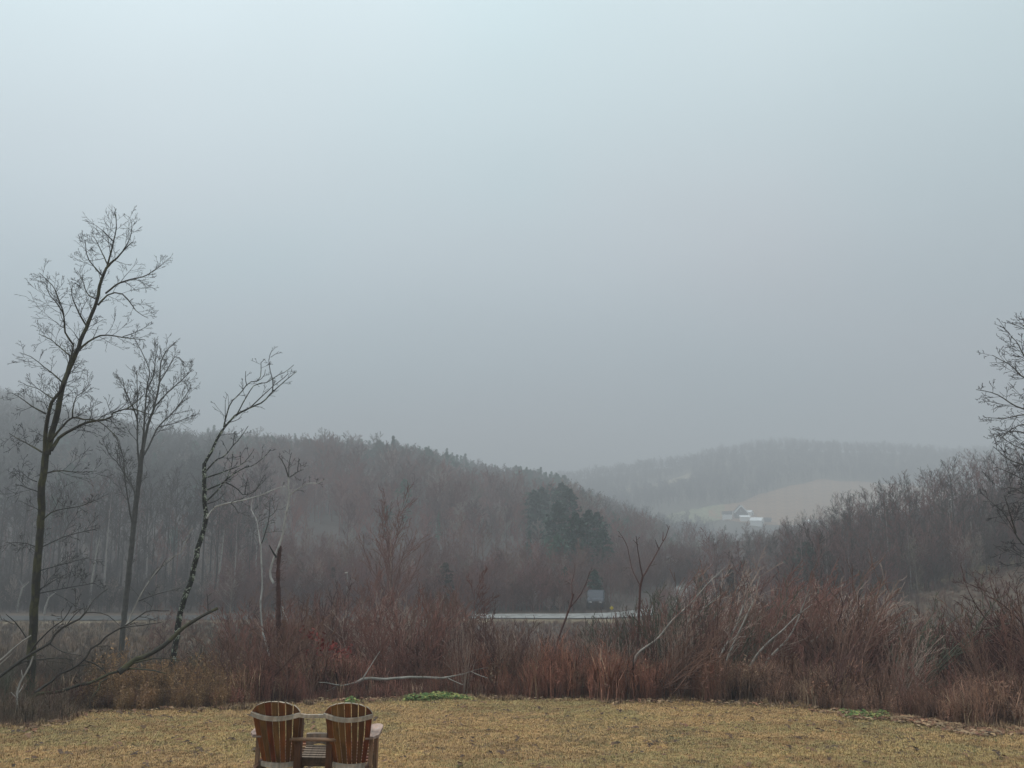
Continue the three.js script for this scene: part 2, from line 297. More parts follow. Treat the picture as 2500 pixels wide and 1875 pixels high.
traced('slender_bare_tree', 'slender grey bare tree with fan crown, right behind the tall leaning one', 'tree', 30, M.greyBark, M.greyTwig, [
  [13, 11, 0, [292, 1660, 293, 1632, 300, 1545, 307, 1473, 315, 1400, 322, 1328, 327, 1278, 336, 1202, 342, 1147, 348, 1098], { density: 0.5, len: 0.7, t0: 0.4 }],
  [8, 2, 1, [348, 1100, 353, 1079, 362, 1035, 376, 995, 389, 934, 394, 880, 409, 854, 427, 836]],
  [6, 1.6, -1, [346, 1110, 349, 1079, 354, 1006, 358, 952, 365, 905, 351, 869, 340, 847]],
  [5, 1.5, 0.5, [340, 1130, 336, 1093, 335, 1006, 335, 952, 333, 905]],
  [4, 1.4, [0, -1.4], [336, 1030, 325, 995, 307, 959, 300, 927]],
  [5, 1.5, [0, 1.8], [352, 1110, 365, 1086, 387, 1042, 423, 1006, 459, 956, 466, 938]],
  [4, 1.5, [0.4, -0.8], [376, 995, 409, 959, 445, 927, 470, 901]],
  [3.5, 1.4, [0.5, 1], [389, 934, 410, 900, 430, 870, 452, 888]],
  [3.5, 1.4, [-0.5, -1.2], [358, 952, 375, 915, 380, 870, 385, 845]],
  [3, 1.4, [1, 1.4], [387, 1042, 420, 1035, 462, 1018]],
  [4.5, 1.5, [0, 1.2], [330, 1260, 327, 1198, 307, 1162, 286, 1129, 268, 1111, 255, 1085]],
  [4, 1.5, [0, -1], [322, 1275, 313, 1225, 305, 1170, 298, 1104, 285, 1070]],
], { density: 4.2, len: 1.0, n1: 5, n2: 3, up: 0.10, ang: 0.6, minR: 0.006, cap: 0.03 });

const lichenTree = traced('lichen_tree', 'black and white lichen-spotted bare tree bending to the right at the top', 'tree', 19, M.lichenBark, M.darkTwig, [
  [16, 9, 0, [410, 1700, 418, 1640, 429, 1574, 434, 1538, 439, 1502, 452, 1458, 467, 1415, 477, 1372, 486, 1328, 497, 1292, 503, 1259, 499, 1220, 499, 1176, 499, 1131], { density: 0 }],
  [8, 1.6, 1, [499, 1133, 517, 1100, 533, 1066, 554, 1035, 577, 1013, 611, 996, 642, 981, 665, 957, 691, 934, 724, 907]],
  [4, 1.4, [0.3, -0.5], [546, 1042, 554, 1009, 564, 983, 587, 960, 608, 934, 629, 930, 637, 916, 637, 887, 647, 876]],
  [2, 1.2, [-0.4, -0.5], [629, 930, 644, 919, 648, 902]],
  [2, 1.2, [-0.3, -0.2], [603, 942, 599, 924, 600, 906]],
  [3.4, 1.3, [0.4, 1.2], [578, 1012, 595, 981, 613, 950, 624, 938, 655, 933, 673, 919, 699, 906, 717, 891]],
  [3, 1.3, [0.5, 0], [611, 995, 637, 970, 665, 944, 689, 926, 704, 912]],
  [3, 1.3, [0.8, 1.4], [665, 957, 666, 931, 659, 903, 657, 874, 664, 855]],
  [1.6, 1, [1.3, 1.5], [661, 872, 678, 861]],
  [2, 1, [0.3, 0.6], [561, 1031, 578, 1026, 590, 1018]],
  [2, 1, 0, [550, 1030, 550, 1012, 550, 976]],
  [4, 1.4, [0, -1], [501, 1152, 528, 1123, 549, 1113, 567, 1090, 585, 1071, 606, 1040]],
  [2, 1.1, [-0.6, -0.4], [569, 1086, 571, 1070, 572, 1053]],
  [4, 1.3, [0, 0.9], [501, 1167, 554, 1149, 587, 1136, 606, 1118, 621, 1095]],
  [2, 1.1, [0.6, 0.9], [588, 1134, 586, 1103]],
  [4, 1.3, [0, -0.6], [501, 1198, 546, 1178, 559, 1165, 593, 1144, 621, 1135, 642, 1118, 661, 1097]],
  [4.5, 1.4, [0, 0.4], [501, 1226, 523, 1206, 549, 1175, 564, 1141, 569, 1103]],
  [3, 1.2, [0.2, 1], [551, 1178, 577, 1191, 595, 1209, 626, 1196, 637, 1173, 647, 1160]],
  [2.4, 1.1, [0.7, 0.4], [598, 1207, 600, 1185, 606, 1165]],
  [2.4, 1.2, [0, -0.7], [500, 1232, 530, 1222, 548, 1205]],
], { density: 2.6, len: 0.42, n1: 2.4, n2: 1.5, up: 0.06, minR: 0.0045, cap: 0.018 });
const paleLimb = traced('bare_limb', 'pale bare limb reaching right from the lichen-spotted trunk', 'branch', 18.6, M.paleBark, M.greyTwig, [
  [5, 2, [0.3, 0.4], [504, 1266, 521, 1241, 542, 1232, 586, 1223, 637, 1209, 673, 1194, 698, 1187]],
  [2.4, 1.2, [0.3, 0.6], [564, 1229, 575, 1240, 582, 1254]],
], { density: 2.6, len: 0.5, n1: 2.5, n2: 1.5, up: 0.08, minR: 0.0045 }, {});
paleLimb.children.slice().forEach((c) => { const m = c; m.position.copy(paleLimb.position).sub(lichenTree.position); m.name = m.name === 'trunk' ? 'pale_limb' : 'limb_twigs'; lichenTree.add(m); }); scene.remove(paleLimb);

{
  const g = traced('broken_snag', 'broken dead tree with vine-clad lower trunk and white upper stem', 'dead tree', 21, M.paleBark, M.greyTwig, [
    [6.5, 4, 0, [668, 1424, 660, 1404, 666, 1372, 675, 1347, 688, 1312, 696, 1269, 704, 1226, 705, 1187, 705, 1164], { density: 0 }],
    [3, 1.4, [0, -0.5], [705, 1168, 695, 1137, 680, 1113]], [3, 1.4, [0, 0.4], [705, 1165, 706, 1130, 712, 1105]],
    [3, 1.4, [0, 0.8], [706, 1166, 727, 1152, 741, 1146]], [2.4, 1.2, [0, -0.4], [727, 1152, 728, 1135, 732, 1120]],
    [3.2, 1.3, [0, -0.8], [706, 1210, 727, 1194, 755, 1180, 776, 1180, 794, 1170]],
    [3.2, 2.2, 0, [690, 1480, 693, 1500, 702, 1510, 698, 1528], { density: 0 }],
  ], { density: 4, len: 0.4, n1: 3, n2: 1.5, up: 0.02, minR: 0.0045, cap: 0.016 }, { foot: [690, 1690] });
  const foot = g.position, m = new MB(), pts = [[690, 1690], [682, 1560], [680, 1518], [680, 1461], [679, 1390], [684, 1333]].map(([a, b]) => P(a, b, 21.1).sub(foot));
  const cr = new THREE.CatmullRomCurve3(pts).getPoints(36); m.tube(cr, cr.map((_, i) => lerp(0.078, 0.045, i / 36) * rr(0.75, 1.3)), 9);
  for (let i = 0; i < 260; i++) { const q = cr[Math.floor(R() * 36)]; grow(m, q, V(rr(-1, 1), rr(-0.6, 0.9), rr(-1, 1)), rr(0.08, 0.26), 0.006, 0, { seg: [0.08], wander: [0.9], up: [0], minR: 0.004, max: 0, lod: 1 }); }
  m.build('vine_trunk', M.vine, g).userData.label = 'dark reddish trunk wrapped in vines';
  const s = new MB(); s.tube([P(675, 1361, 20.95), P(666, 1347, 20.9), P(657, 1331, 20.85)].map((p) => p.sub(foot)), [0.03, 0.022, 0.012], 6); s.build('stub', M.darkTwig, g);
}
traced('thin_pale_tree', 'thin forked whitish tree left of the vine-clad snag', 'tree', 22, M.paleBark, M.greyTwig, [
  [5, 4, 0, [665, 1640, 656, 1596, 641, 1539, 636, 1468, 640, 1436, 638, 1372, 637, 1326], { density: 0.6 }],
  [3.4, 1.3, 0.5, [637, 1337, 631, 1297, 627, 1269, 612, 1240, 618, 1215]], [3, 1.3, -0.6, [638, 1328, 650, 1294, 657, 1262, 659, 1226]],
  [2, 1.2, [-0.4, 0], [657, 1262, 672, 1250, 678, 1232]],
], { density: 4, len: 0.45, n1: 3, n2: 1.5, up: 0.04, minR: 0.005 });

// fallen limbs at the left
traced('fallen_tree', 'long grey fallen trunk sloping up to the right from the brush', 'fallen tree', 15.4, M.mossBark, M.deadDark, [
  [9, 6, [0, 0.8], [70, 1712, 87, 1696, 126, 1690, 157, 1687, 182, 1675, 224, 1666, 247, 1655, 269, 1644, 305, 1633, 331, 1612], { density: 0.4 }],
  [15, 7, [0.6, 1.6], [290, 1642, 310, 1628, 331, 1611, 364, 1598, 392, 1582, 415, 1564, 441, 1538, 477, 1513, 506, 1498, 532, 1485], { density: 0.7 }],
  [5, 2, [0.8, 0.2], [305, 1634, 336, 1633, 378, 1638, 404, 1644]],
  [5, 1.5, [0.8, 0.4], [318, 1622, 350, 1612, 392, 1607, 440, 1612]],
  [4, 2, [0.4, 0], [262, 1657, 241, 1669, 241, 1686, 221, 1703, 220, 1728], { density: 0.3 }],
], { density: 1.2, len: 0.7, n1: 3, n2: 1.5, up: 0.02, minR: 0.005, cap: 0.02 });
traced('fallen_limb', 'dark crooked limb rising right, between the tall and the lichen-spotted trunks', 'fallen branch', 15.6, M.deadDark, M.deadDark, [
  [7, 4, [0, 0.6], [85, 1692, 92, 1683, 118, 1672, 143, 1647, 174, 1634, 205, 1610, 224, 1582, 252, 1566, 260, 1552, 300, 1531]],
  [4.5, 2, [0.6, 1.2], [300, 1531, 329, 1513, 362, 1491, 390, 1492, 412, 1491]],
  [3, 1.5, [0.6, 0.2], [302, 1531, 344, 1527, 398, 1518]],
  [3, 1.4, [0.3, 1], [205, 1612, 230, 1620, 258, 1640, 252, 1660]],
], { density: 1.6, len: 0.6, n1: 3, n2: 1.5, up: 0.02, minR: 0.005, cap: 0.02 });
traced('dead_branch', 'pale dead branch slanting up right in front of the road', 'fallen branch', 18.4, M.deadPale, M.greyTwig, [
  [4.5, 2, [0, 1.2], [306, 1528, 311, 1523, 336, 1466, 362, 1422, 391, 1386, 416, 1364, 445, 1346, 458, 1310, 470, 1288]],
  [3, 1.2, [0.4, 0], [336, 1468, 380, 1451, 445, 1435]], [2.4, 1.2, [0.8, 0.4], [380, 1402, 395, 1382, 406, 1362]],
], { density: 1.6, len: 0.5, n1: 2, n2: 1, up: 0.04, minR: 0.005, cap: 0.016 });
traced('fallen_limb', 'dark forked limb leaning right across the tall mossy trunk', 'fallen branch', 15.2, M.deadDark, M.deadDark, [
  [9, 4.5, [0, 0.8], [-30, 1672, 0, 1652, 36, 1624, 62, 1606, 95, 1585, 121, 1571, 133, 1550, 163, 1526, 193, 1512, 209, 1495]],
  [4, 1.6, [0.8, 1.4], [209, 1495, 231, 1463, 262, 1438]], [5, 2, [0.5, 0.2], [70, 1600, 87, 1573, 104, 1556, 129, 1531, 156, 1513, 176, 1479]],
  [2.6, 1.4, [0.8, 0.8], [207, 1496, 237, 1495, 264, 1503, 292, 1528], { density: 0.3 }], [3, 1.4, [0.8, 0.4], [163, 1526, 185, 1498, 203, 1484]],
  [4, 2, [0.2, 0.9], [36, 1624, 70, 1612, 110, 1609, 150, 1606, 180, 1612]], [3, 1.4, [0.5, 0], [121, 1571, 150, 1590, 196, 1600]],
  [3, 1.4, [0.2, -0.5], [66, 1560, 40, 1522, 15, 1500]],
], { density: 1.8, len: 0.6, n1: 3, n2: 1.5, up: 0.03, minR: 0.005, cap: 0.02 });
traced('dead_branch', 'straight whitish dead branch at the left frame edge', 'fallen branch', 14.8, M.deadPale, M.deadPale, [
  [5, 3, [0, 0.5], [-40, 1640, 0, 1612, 37, 1579, 76, 1551], { density: 0.2 }], [3.4, 2, [0, 0.1], [-40, 1655, 0, 1622, 30, 1595], { density: 0 }],
], { density: 0.3, len: 0.4, n1: 1, n2: 0, up: 0, minR: 0.005 });
traced('dead_sapling', 'small pale forked dead sapling at the foot of the mossy trunk', 'dead sapling', 14.6, M.deadPale, M.deadPale, [
  [6, 3.4, [0, 0.3], [42, 1735, 42, 1694, 53, 1658, 70, 1633, 81, 1602], { density: 0.4 }], [3.4, 1.6, [0.1, 0], [43, 1706, 36, 1700, 27, 1690], { density: 0 }], [2, 1.2, [0.1, 0.2], [55, 1656, 52, 1636], { density: 0 }],
], { density: 0.5, len: 0.3, n1: 1, n2: 0, up: 0.1, minR: 0.004 });
traced('fallen_log', 'whitish fallen birch log lying in the red brush behind the chairs', 'fallen log', 18.1, M.deadPale, M.deadPale, [
  [8, 5, [0, 0.4], [868, 1668, 890, 1657, 937, 1658, 985, 1655, 1016, 1653, 1080, 1655, 1096, 1653], { density: 0.2 }],
  [4.5, 1.6, [0.4, 0.7], [1094, 1653, 1137, 1644, 1165, 1634, 1192, 1630]], [3, 1.4, [0.4, 0.1], [1092, 1655, 1110, 1664, 1130, 1672]], [3, 1.4, [0.5, 0.2], [1150, 1640, 1172, 1650, 1190, 1655]],
  [5, 2, [0, -0.5], [874, 1665, 833, 1674, 800, 1667, 779, 1666]], [3, 1.6, [0, 0.3], [886, 1656, 905, 1625, 928, 1590]],
], { density: 0.8, len: 0.4, n1: 2, n2: 0, up: 0.05, minR: 0.005, cap: 0.016 });

// saplings in front of the valley
traced('forked_sapling', 'dark Y-forked sapling standing left of the leaning grey stems', 'sapling', 20, M.redDark, M.redDark, [
  [7, 5, 0, [1553, 1690, 1557, 1618, 1558, 1540, 1562, 1458, 1564, 1426, 1569, 1409], { density: 0.4 }],
  [4, 1.6, 0.5, [1569, 1409, 1589, 1376, 1611, 1336, 1625, 1311, 1634, 1284]], [3, 1.4, [0.3, 0.2], [1609, 1342, 1604, 1328, 1600, 1318]], [3, 1.4, [0.3, 0.5], [1618, 1320, 1619, 1298]],
  [3.4, 1.4, -0.5, [1569, 1409, 1560, 1362, 1555, 1325, 1553, 1309]], [2, 1.2, [-0.3, -0.4], [1557, 1330, 1546, 1318]], [3, 1.4, [0, 0.6], [1562, 1428, 1548, 1400, 1542, 1383, 1531, 1333, 1521, 1313, 1510, 1297]],
], { density: 1, len: 0.3, n1: 1, n2: 0, up: 0.08, minR: 0.005 });
traced('forked_sapling', 'dark three-pronged sapling among the pale leaning stems at right', 'sapling', 18.5, M.redDark, M.redDark, [
  [6, 5, 0, [2033, 1735, 2034, 1643, 2036, 1580, 2038, 1529], { density: 0.6 }],
  [4, 1.4, 0.5, [2038, 1529, 2026, 1502, 2002, 1472, 1972, 1442]], [4, 1.4, -0.4, [2038, 1530, 2053, 1502, 2056, 1467, 2045, 1442]], [3, 1.4, [0.2, 0.4], [2026, 1504, 2018, 1458, 2021, 1418]],
  [2.6, 1.3, [-0.2, 0], [2056, 1480, 2068, 1455, 2072, 1435]],
], { density: 2, len: 0.4, n1: 2, n2: 1, up: 0.06, minR: 0.005 });
traced('crooked_sapling', 'dark crooked sapling in front of the pale road bend', 'sapling', 21, M.redDark, M.redDark, [
  [6, 4, 0, [1350, 1640, 1356, 1590, 1370, 1540, 1385, 1500, 1395, 1470, 1400, 1450]], [3, 1.3, 0.4, [1398, 1458, 1396, 1420, 1402, 1400, 1404, 1376]], [3, 1.3, -0.4, [1390, 1485, 1415, 1455, 1432, 1420, 1440, 1395]],
], { density: 1, len: 0.4, n1: 2, n2: 0, up: 0.05, minR: 0.005 });
const leaners = [
  [1812, 1690, 1840, 1612, 1863, 1581, 1912, 1537, 1948, 1502, 1983, 1475], [1690, 1690, 1701, 1662, 1733, 1618, 1771, 1575, 1798, 1553, 1820, 1513, 1842, 1458], [1620, 1690, 1630, 1608, 1657, 1567, 1695, 1513, 1725, 1480, 1760, 1452],
  [1545, 1660, 1554, 1600, 1606, 1559, 1641, 1515, 1690, 1469, 1733, 1420, 1771, 1385], [1640, 1680, 1660, 1600, 1690, 1480, 1706, 1448, 1703, 1400], [1750, 1690, 1775, 1610, 1810, 1530, 1838, 1470, 1856, 1405], [1880, 1700, 1905, 1640, 1945, 1590, 1990, 1560, 2030, 1520],
  [2060, 1735, 2075, 1660, 2098, 1590, 2118, 1550, 2130, 1520], [2100, 1740, 2115, 1660, 2160, 1570, 2190, 1530, 2245, 1510], [2110, 1740, 2140, 1680, 2168, 1610], [2215, 1750, 2222, 1660, 2250, 1620, 2290, 1590, 2310, 1565], [2300, 1750, 2295, 1680, 2300, 1590],
  [1720, 1690, 1760, 1600, 1800, 1520, 1822, 1440, 1812, 1395], [1850, 1700, 1870, 1620, 1930, 1550, 1960, 1480, 1975, 1440],
];
const leanSay = ['longest pale sapling leaning right, its tip nearest the three-pronged sapling', 'grey sapling leaning right in mid tangle, bending upright near its tip', 'dark sapling leaning right, low between the forked sapling and the tangle', 'long slim sapling leaning far right from the foot of the forked sapling', 'whitish sapling nearly upright at its top, left in the tangle', 'slim tall sapling leaning right whose tip rises highest in the tangle', 'short sapling bent low to the right, right of the tangle', 'pale sapling leaning gently right, just past the three-pronged sapling', 'sapling curving over to a nearly level tip, right of the three-pronged one', 'short stub-like sapling leaning right above the right weed patch', 'low sapling leaning right near the fallen leaves at right', 'upright slim sapling with a right-bent top, farthest right of the leaners', 'sapling leaning right with a kink back to the left at its tip', 'grey sapling leaning right behind the longest pale one'];
leaners.forEach((xy, i) => traced('leaning_sapling', leanSay[i], 'sapling', rr(17.9, 19.4), M.deadPale, i % 3 ? M.greyShrub : M.redTwig,
  [[rr(6, 8), 1.6, rr(-0.6, 0.6), xy]], { density: 3.4, len: 0.8, n1: 4, n2: 2.4, up: 0.06, ang: 0.6, minR: 0.0045, cap: 0.016 }));

// tree at the right edge: its trunk stands outside the frame, its limbs reach in
{
  const D = 15.5, limbs = [[26, 20, 0, [2690, 1800, 2680, 1600, 2672, 1400, 2660, 1200, 2650, 1050, 2640, 900], { density: 0 }], [18, 4, 0, [2640, 920, 2630, 800, 2600, 690, 2570, 600]]];
  const L = (w, dz, ...xy) => limbs.push([w, 1.4, dz, xy]);
  L(6, -0.5, 2630, 1010, 2560, 1003, 2500, 998, 2470, 986, 2442, 967, 2420, 958, 2383, 951); L(6, 0.6, 2640, 1030, 2560, 1018, 2500, 1012, 2456, 1021, 2413, 1020); L(6, 0.5, 2630, 960, 2560, 945, 2500, 922, 2470, 894, 2442, 878, 2423, 867);
  L(6, -1, 2635, 920, 2540, 895, 2500, 868, 2483, 836, 2468, 822); L(5, 0.8, 2620, 850, 2550, 840, 2510, 800, 2490, 790); L(5, 0.2, 2640, 1110, 2550, 1080, 2500, 1056, 2450, 1052, 2424, 1046);
  L(6, -0.6, 2655, 1180, 2560, 1150, 2500, 1135, 2460, 1120, 2425, 1090); L(5, 0.6, 2655, 1210, 2560, 1190, 2500, 1170, 2455, 1150, 2430, 1140); L(5, 1.0, 2640, 1060, 2570, 1050, 2500, 1035, 2460, 1055, 2440, 1075);
  L(6, -0.9, 2655, 1330, 2560, 1345, 2500, 1331, 2465, 1275, 2447, 1249, 2426, 1231); L(4, -0.9, 2480, 1300, 2462, 1240, 2452, 1210); L(5, 0.4, 2660, 1370, 2560, 1380, 2500, 1362, 2469, 1344, 2443, 1338); L(5, -0.2, 2640, 980, 2570, 930, 2520, 900, 2490, 850);
  L(5, 0.4, 2640, 1140, 2560, 1110, 2510, 1100, 2470, 1085, 2440, 1060); L(5, -0.4, 2640, 1250, 2570, 1220, 2510, 1210, 2470, 1190, 2445, 1195);
  traced('spreading_tree', 'dense-twigged bare tree reaching into the frame at the right edge', 'tree', D, M.greyBark, std(0.04, 0.034, 0.033), limbs, { density: 4.6, len: 0.72, n1: 4.2, n2: 2.6, up: 0.05, minR: 0.004, cap: 0.02 }, { foot: [2690, 1800] });
  const low = []; const K = (w, dz, ...xy) => low.push([w, 1.3, dz, xy]);
  K(9, 0, 2590, 1790, 2560, 1640, 2530, 1590, 2500, 1571, 2446, 1542, 2417, 1521, 2386, 1482, 2362, 1436, 2350, 1407); K(5, 0.8, 2500, 1571, 2470, 1520, 2440, 1480, 2420, 1430, 2416, 1400); K(5, -0.5, 2530, 1592, 2500, 1530, 2480, 1505, 2440, 1470, 2400, 1450); K(4, 0.3, 2446, 1542, 2400, 1535, 2360, 1545, 2320, 1540);
  K(4, 0.3, 2480, 1560, 2430, 1570, 2370, 1572, 2330, 1575); K(4, -0.6, 2550, 1620, 2510, 1560, 2490, 1490, 2480, 1430); K(4, 0.8, 2417, 1521, 2420, 1490, 2405, 1455, 2398, 1425);
  traced('red_twig_shrub', 'large reddish-brown arching shrub at the right edge under the spreading tree', 'shrub', 15.8, M.redDark, M.redDark, low, { density: 3.4, len: 0.75, n1: 4, n2: 2, up: 0.05, minR: 0.0045, cap: 0.02 }, { foot: [2590, 1790] });
}

// oval tree with reddish upright crown in the middle ground
function ovalTree(name, label, pos, h, mat, tm, o = {}) {
  const g = base(name, pos), a = new MB(), b = new MB(); const tp = [], tr = []; for (let i = 0; i <= 8; i++) { tp.push(V((R() - 0.5) * 0.02 * h, h * 0.92 * i / 8, (R() - 0.5) * 0.02 * h)); tr.push(h * 0.013 * (1 - 0.9 * i / 8)); }
  a.tube(tp, tr, 8);
  const G = { seg: [1, h * 0.07, h * 0.05, h * 0.04, 1], wander: [0, 0.22, 0.3, 0.4, 0], up: [0, 0.09, 0.07, 0.06, 0], n: [o.n ?? 26, 5, 4, 0], t0: [o.t0 ?? 0.16, 0.25, 0.2], ang: [0.62, 0.5, 0.5], ratio: [o.spread ?? 0.4, 0.45, 0.45], rr: 0.5, minR: o.minR ?? 0.008, max: 3, split: 1 };
  offshoots(a, tp, tr, h * 0.92, 0, G, b);
  a.build('trunk', mat, g); b.build('branches', tm, g); return tag(g, label, 'tree');
}
R = rng(5);
ovalTree('oval_tree', 'reddish oval-crowned bare tree standing alone mid-slope behind the log', V(P(948, 1570, 40).x, land(P(948, 1570, 40).x, -40), -40), 7.6, M.greyShrub, std(0.2, 0.1, 0.08), { minR: 0.009, n: 40, spread: 0.52 });
// ---------------------------------------------------------------- woods
R = rng(99);
function woodTree(h, o) {                      // one bare forest tree as geometry
  const a = new MB(), b = new MB(), tp = [], tr = []; let x = 0, z = 0; const n = 8, cx = rr(-0.02, 0.02) * h, cz = rr(-0.02, 0.02) * h;
  for (let i = 0; i <= n; i++) { tp.push(V(x, h * (o.lead ?? 0.9) * i / n, z)); tr.push(Math.max(0.02, h * o.r * (1 - 0.9 * i / n))); x += cx * rr(-0.3, 1) / 2; z += cz * rr(-0.3, 1) / 2; }
  a.tube(tp, tr, 6);
  const G = { seg: [1, h * 0.1, h * 0.07, h * 0.05, 1], wander: [0, 0.3, 0.35, 0.4, 0], up: [0, o.up ?? 0.1, 0.08, 0.05, 0], n: [o.n, o.n1, o.n2, 0], t0: [o.t0, 0.25, 0.15], ang: [o.ang ?? 0.8, 0.65, 0.6], ratio: [o.spread, 0.45, 0.5], rr: 0.5, minR: o.minR, max: 3, lod: 1, split: 1 };
  offshoots(a, tp, tr, h, 0, G, b);
  return [a.geo(), b.geo()];
}
function conifer(h, w, o = {}) {
  const a = new MB(), b = new MB(); a.tube([V(0, 0, 0), V(0.02 * h, h * 0.5, 0), V(0, h, 0)], [h * 0.014, h * 0.009, 0.01], 6);
  const n = o.n ?? 90;
  for (let i = 0; i < n; i++) {
    const t = Math.pow((i + R()) / n, 0.9), y = h * lerp(o.low ?? 0.12, 0.98, t), L = w * (o.round ? Math.sqrt(Math.max(0.02, 1 - Math.pow(2 * t - 0.9, 2))) : (1 - t) * 0.92 + 0.06) * rr(0.55, 1.15), az = R() * 6.283, dip = rr(-0.25, 0.3);
    const d = V(Math.cos(az), dip, Math.sin(az)), s = V(-Math.sin(az), 0, Math.cos(az));
    for (let k = 0; k < 9; k++) { const f = rr(0.25, 1), c = V(d.x * L * f, y + d.y * L * f - 0.12 * L * f * f, d.z * L * f), q = h * rr(0.018, 0.04) * (o.tuft ?? 1); const e = V(rr(-1, 1), rr(-0.7, 0.7), rr(-1, 1)).normalize(), u = V(rr(-1, 1), rr(-0.5, 1), rr(-1, 1)).normalize(); b.tri(c.clone().addScaledVector(e, q), c.clone().addScaledVector(e, -q * 0.6).addScaledVector(u, q * 0.8), c.clone().addScaledVector(u, -q * 0.8)); }
  }
  return [a.geo(), b.geo()];
}
const tallV = [0, 1, 2, 3, 4].map((i) => woodTree(16, { r: 0.0095, n: 15, n1: 6, n2: 4, t0: rr(0.32, 0.48), spread: 0.34, minR: 0.02, up: 0.12, ang: 0.75 }));
const bushV = [0, 1, 2, 3].map((i) => woodTree(8, { r: 0.011, n: 18, n1: 6, n2: 4, t0: 0.14, spread: 0.42, minR: 0.016, up: 0.12, ang: 0.75, lead: 0.85 }));
const slopeV = [0, 1, 2, 3].map((i) => woodTree(14, { r: 0.012, n: 17, n1: 7, n2: 5, t0: 0.2, spread: 0.36, minR: 0.035, up: 0.12, ang: 0.75 }).reduce((a, b) => mergeGeometries([a, b])));
const pineV = [conifer(13, 2.4, { n: 110, low: 0.1 }), conifer(12, 3.1, { n: 190, low: 0.12, round: 1, tuft: 1.15 })];
const cedarV = [conifer(6, 1.5, { n: 110, low: 0.03, tuft: 1.3 }), conifer(7, 2.2, { n: 110, low: 0.06, round: 1, tuft: 1.4 })];
const instGeo = (g) => g;

function scatter(name, label, category, list) {  // list of [geometry, material, placements[{x, y, z, s, sy, turn, tilt, color}]]
  const g = new THREE.Group(); g.name = numbered(name); scene.add(g); tag(g, label, category, null, 'stuff');
  const m4 = new THREE.Matrix4(), q = new THREE.Quaternion(), e = new THREE.Euler(), c = new THREE.Color();
  for (const [geo, mat, at, part] of list) {
    if (!at.length) continue;
    const im = put(new THREE.InstancedMesh(geo, mat, at.length)); im.name = part; im.userData.kind = 'stuff';
    at.forEach((a, i) => { e.set(a.tx ?? 0, a.turn ?? 0, a.tz ?? 0, 'YXZ'); q.setFromEuler(e); m4.compose(V(a.x, a.y, a.z), q, V(a.s, a.s * (a.sy ?? 1), a.s)); im.setMatrixAt(i, m4); c.setRGB(...a.c); im.setColorAt(i, c); });
    g.add(im);
  }
  return g;
}
const shade = (k, v = 0.2) => { const f = 1 + (R() - 0.5) * 2 * v; return [k[0] * f * rr(0.93, 1.07), k[1] * f, k[2] * f * rr(0.93, 1.07)]; };
// left hillside and spur
{
  const L = slopeV.map((g) => [g, M.white, [], 'trees']), Pn = [pineV[0], pineV[1]].map((p) => [mergeGeometries([p[0], p[1]]), M.white, [], 'pines']);
  for (let i = 0; i < 9500; i++) {
    const px = rr(-500, 1760), D = 92 + (330 + 70 * (1 - sm(150, 1050, px))) * Math.sqrt(R()), x = XU(px, D); if (R() < sm(1480, 1720, px)) continue;
    const y = land(x, -D) - 0.2, z = -D, n = fbm(x * 0.02 + 5, z * 0.02, 3), pineP = (Math.abs(px - 1010) < 150 && D > 260) ? 0.6 : (Math.abs(px - 1330 + (D - 250) * 0.12) < 60 && D > 105) ? 0.62 : (px > 560 && px < 900 && D > 220) ? 0.25 : n > 0.62 ? 0.16 : 0.02;
    const s = rr(0.62, 1.12) * lerp(1, 0.55, sm(1330, 1640, px)) * (px > 640 ? lerp(0.36, 0.95, sm(90, 200, D)) : lerp(0.62, 0.95, sm(90, 190, D)));
    if (R() < pineP) Pn[R() < 0.3 ? 0 : 1][2].push({ x, y, z, s: s * (D > 250 ? rr(1.1, 1.4) : rr(0.8, 1.1)), turn: R() * 6.28, c: shade([0.055, 0.115, 0.075], 0.25) });
    else L[i % 4][2].push({ x, y, z, s, sy: rr(0.9, 1.15), turn: R() * 6.28, c: shade(px < 520 ? (R() < 0.08 ? [0.2, 0.17, 0.15] : [0.07, 0.06, 0.052]) : R() < 0.12 ? [0.24, 0.19, 0.17] : D < 190 && px > 480 ? [0.19, 0.088, 0.074] : n > 0.5 ? [0.12, 0.086, 0.07] : [0.165, 0.09, 0.078], 0.45) });
  }
  scatter('hillside_wood', 'grey-brown bare wood covering the hill behind the road, fading into fog', 'wood', [...L, ...Pn]);
}
// far hill beyond the valley, and the valley floor
{
  const L = slopeV.map((g) => [g, M.white, [], 'trees']);
  const free = (px, D2, D = D2 / 1.17) => (px > 1745 && px < 2450 && D < curve([[1730, 452], [1780, 470], [1850, 492], [1920, 513], [2000, 528], [2100, 531], [2220, 526], [2450, 522]], px) && D > 405) || (px > 1585 && px <= 1765 && D > 412 && D < 464) || (px > 1485 && px < 1695 && D > 528 && D < curve([[1490, 548], [1550, 566], [1620, 580], [1690, 586]], px));
  for (let i = 0; i < 6400; i++) {
    const D = i < 5200 ? 500 + 280 * R() : 330 + 170 * R(), px = rr(1150, 2700); if (free(px, D)) continue; if (D < 515 && px > 1740) continue;
    const x = XU(px, D); L[i % 4][2].push({ x, y: land(x, -D) - 0.3, z: -D, s: rr(0.6, 0.95), sy: rr(0.85, 1.1), turn: R() * 6.28, c: shade([0.075, 0.068, 0.066], 0.3) });
  }
  scatter('far_hill_wood', 'hazy bare wood on the far hill across the valley', 'wood', L);
}
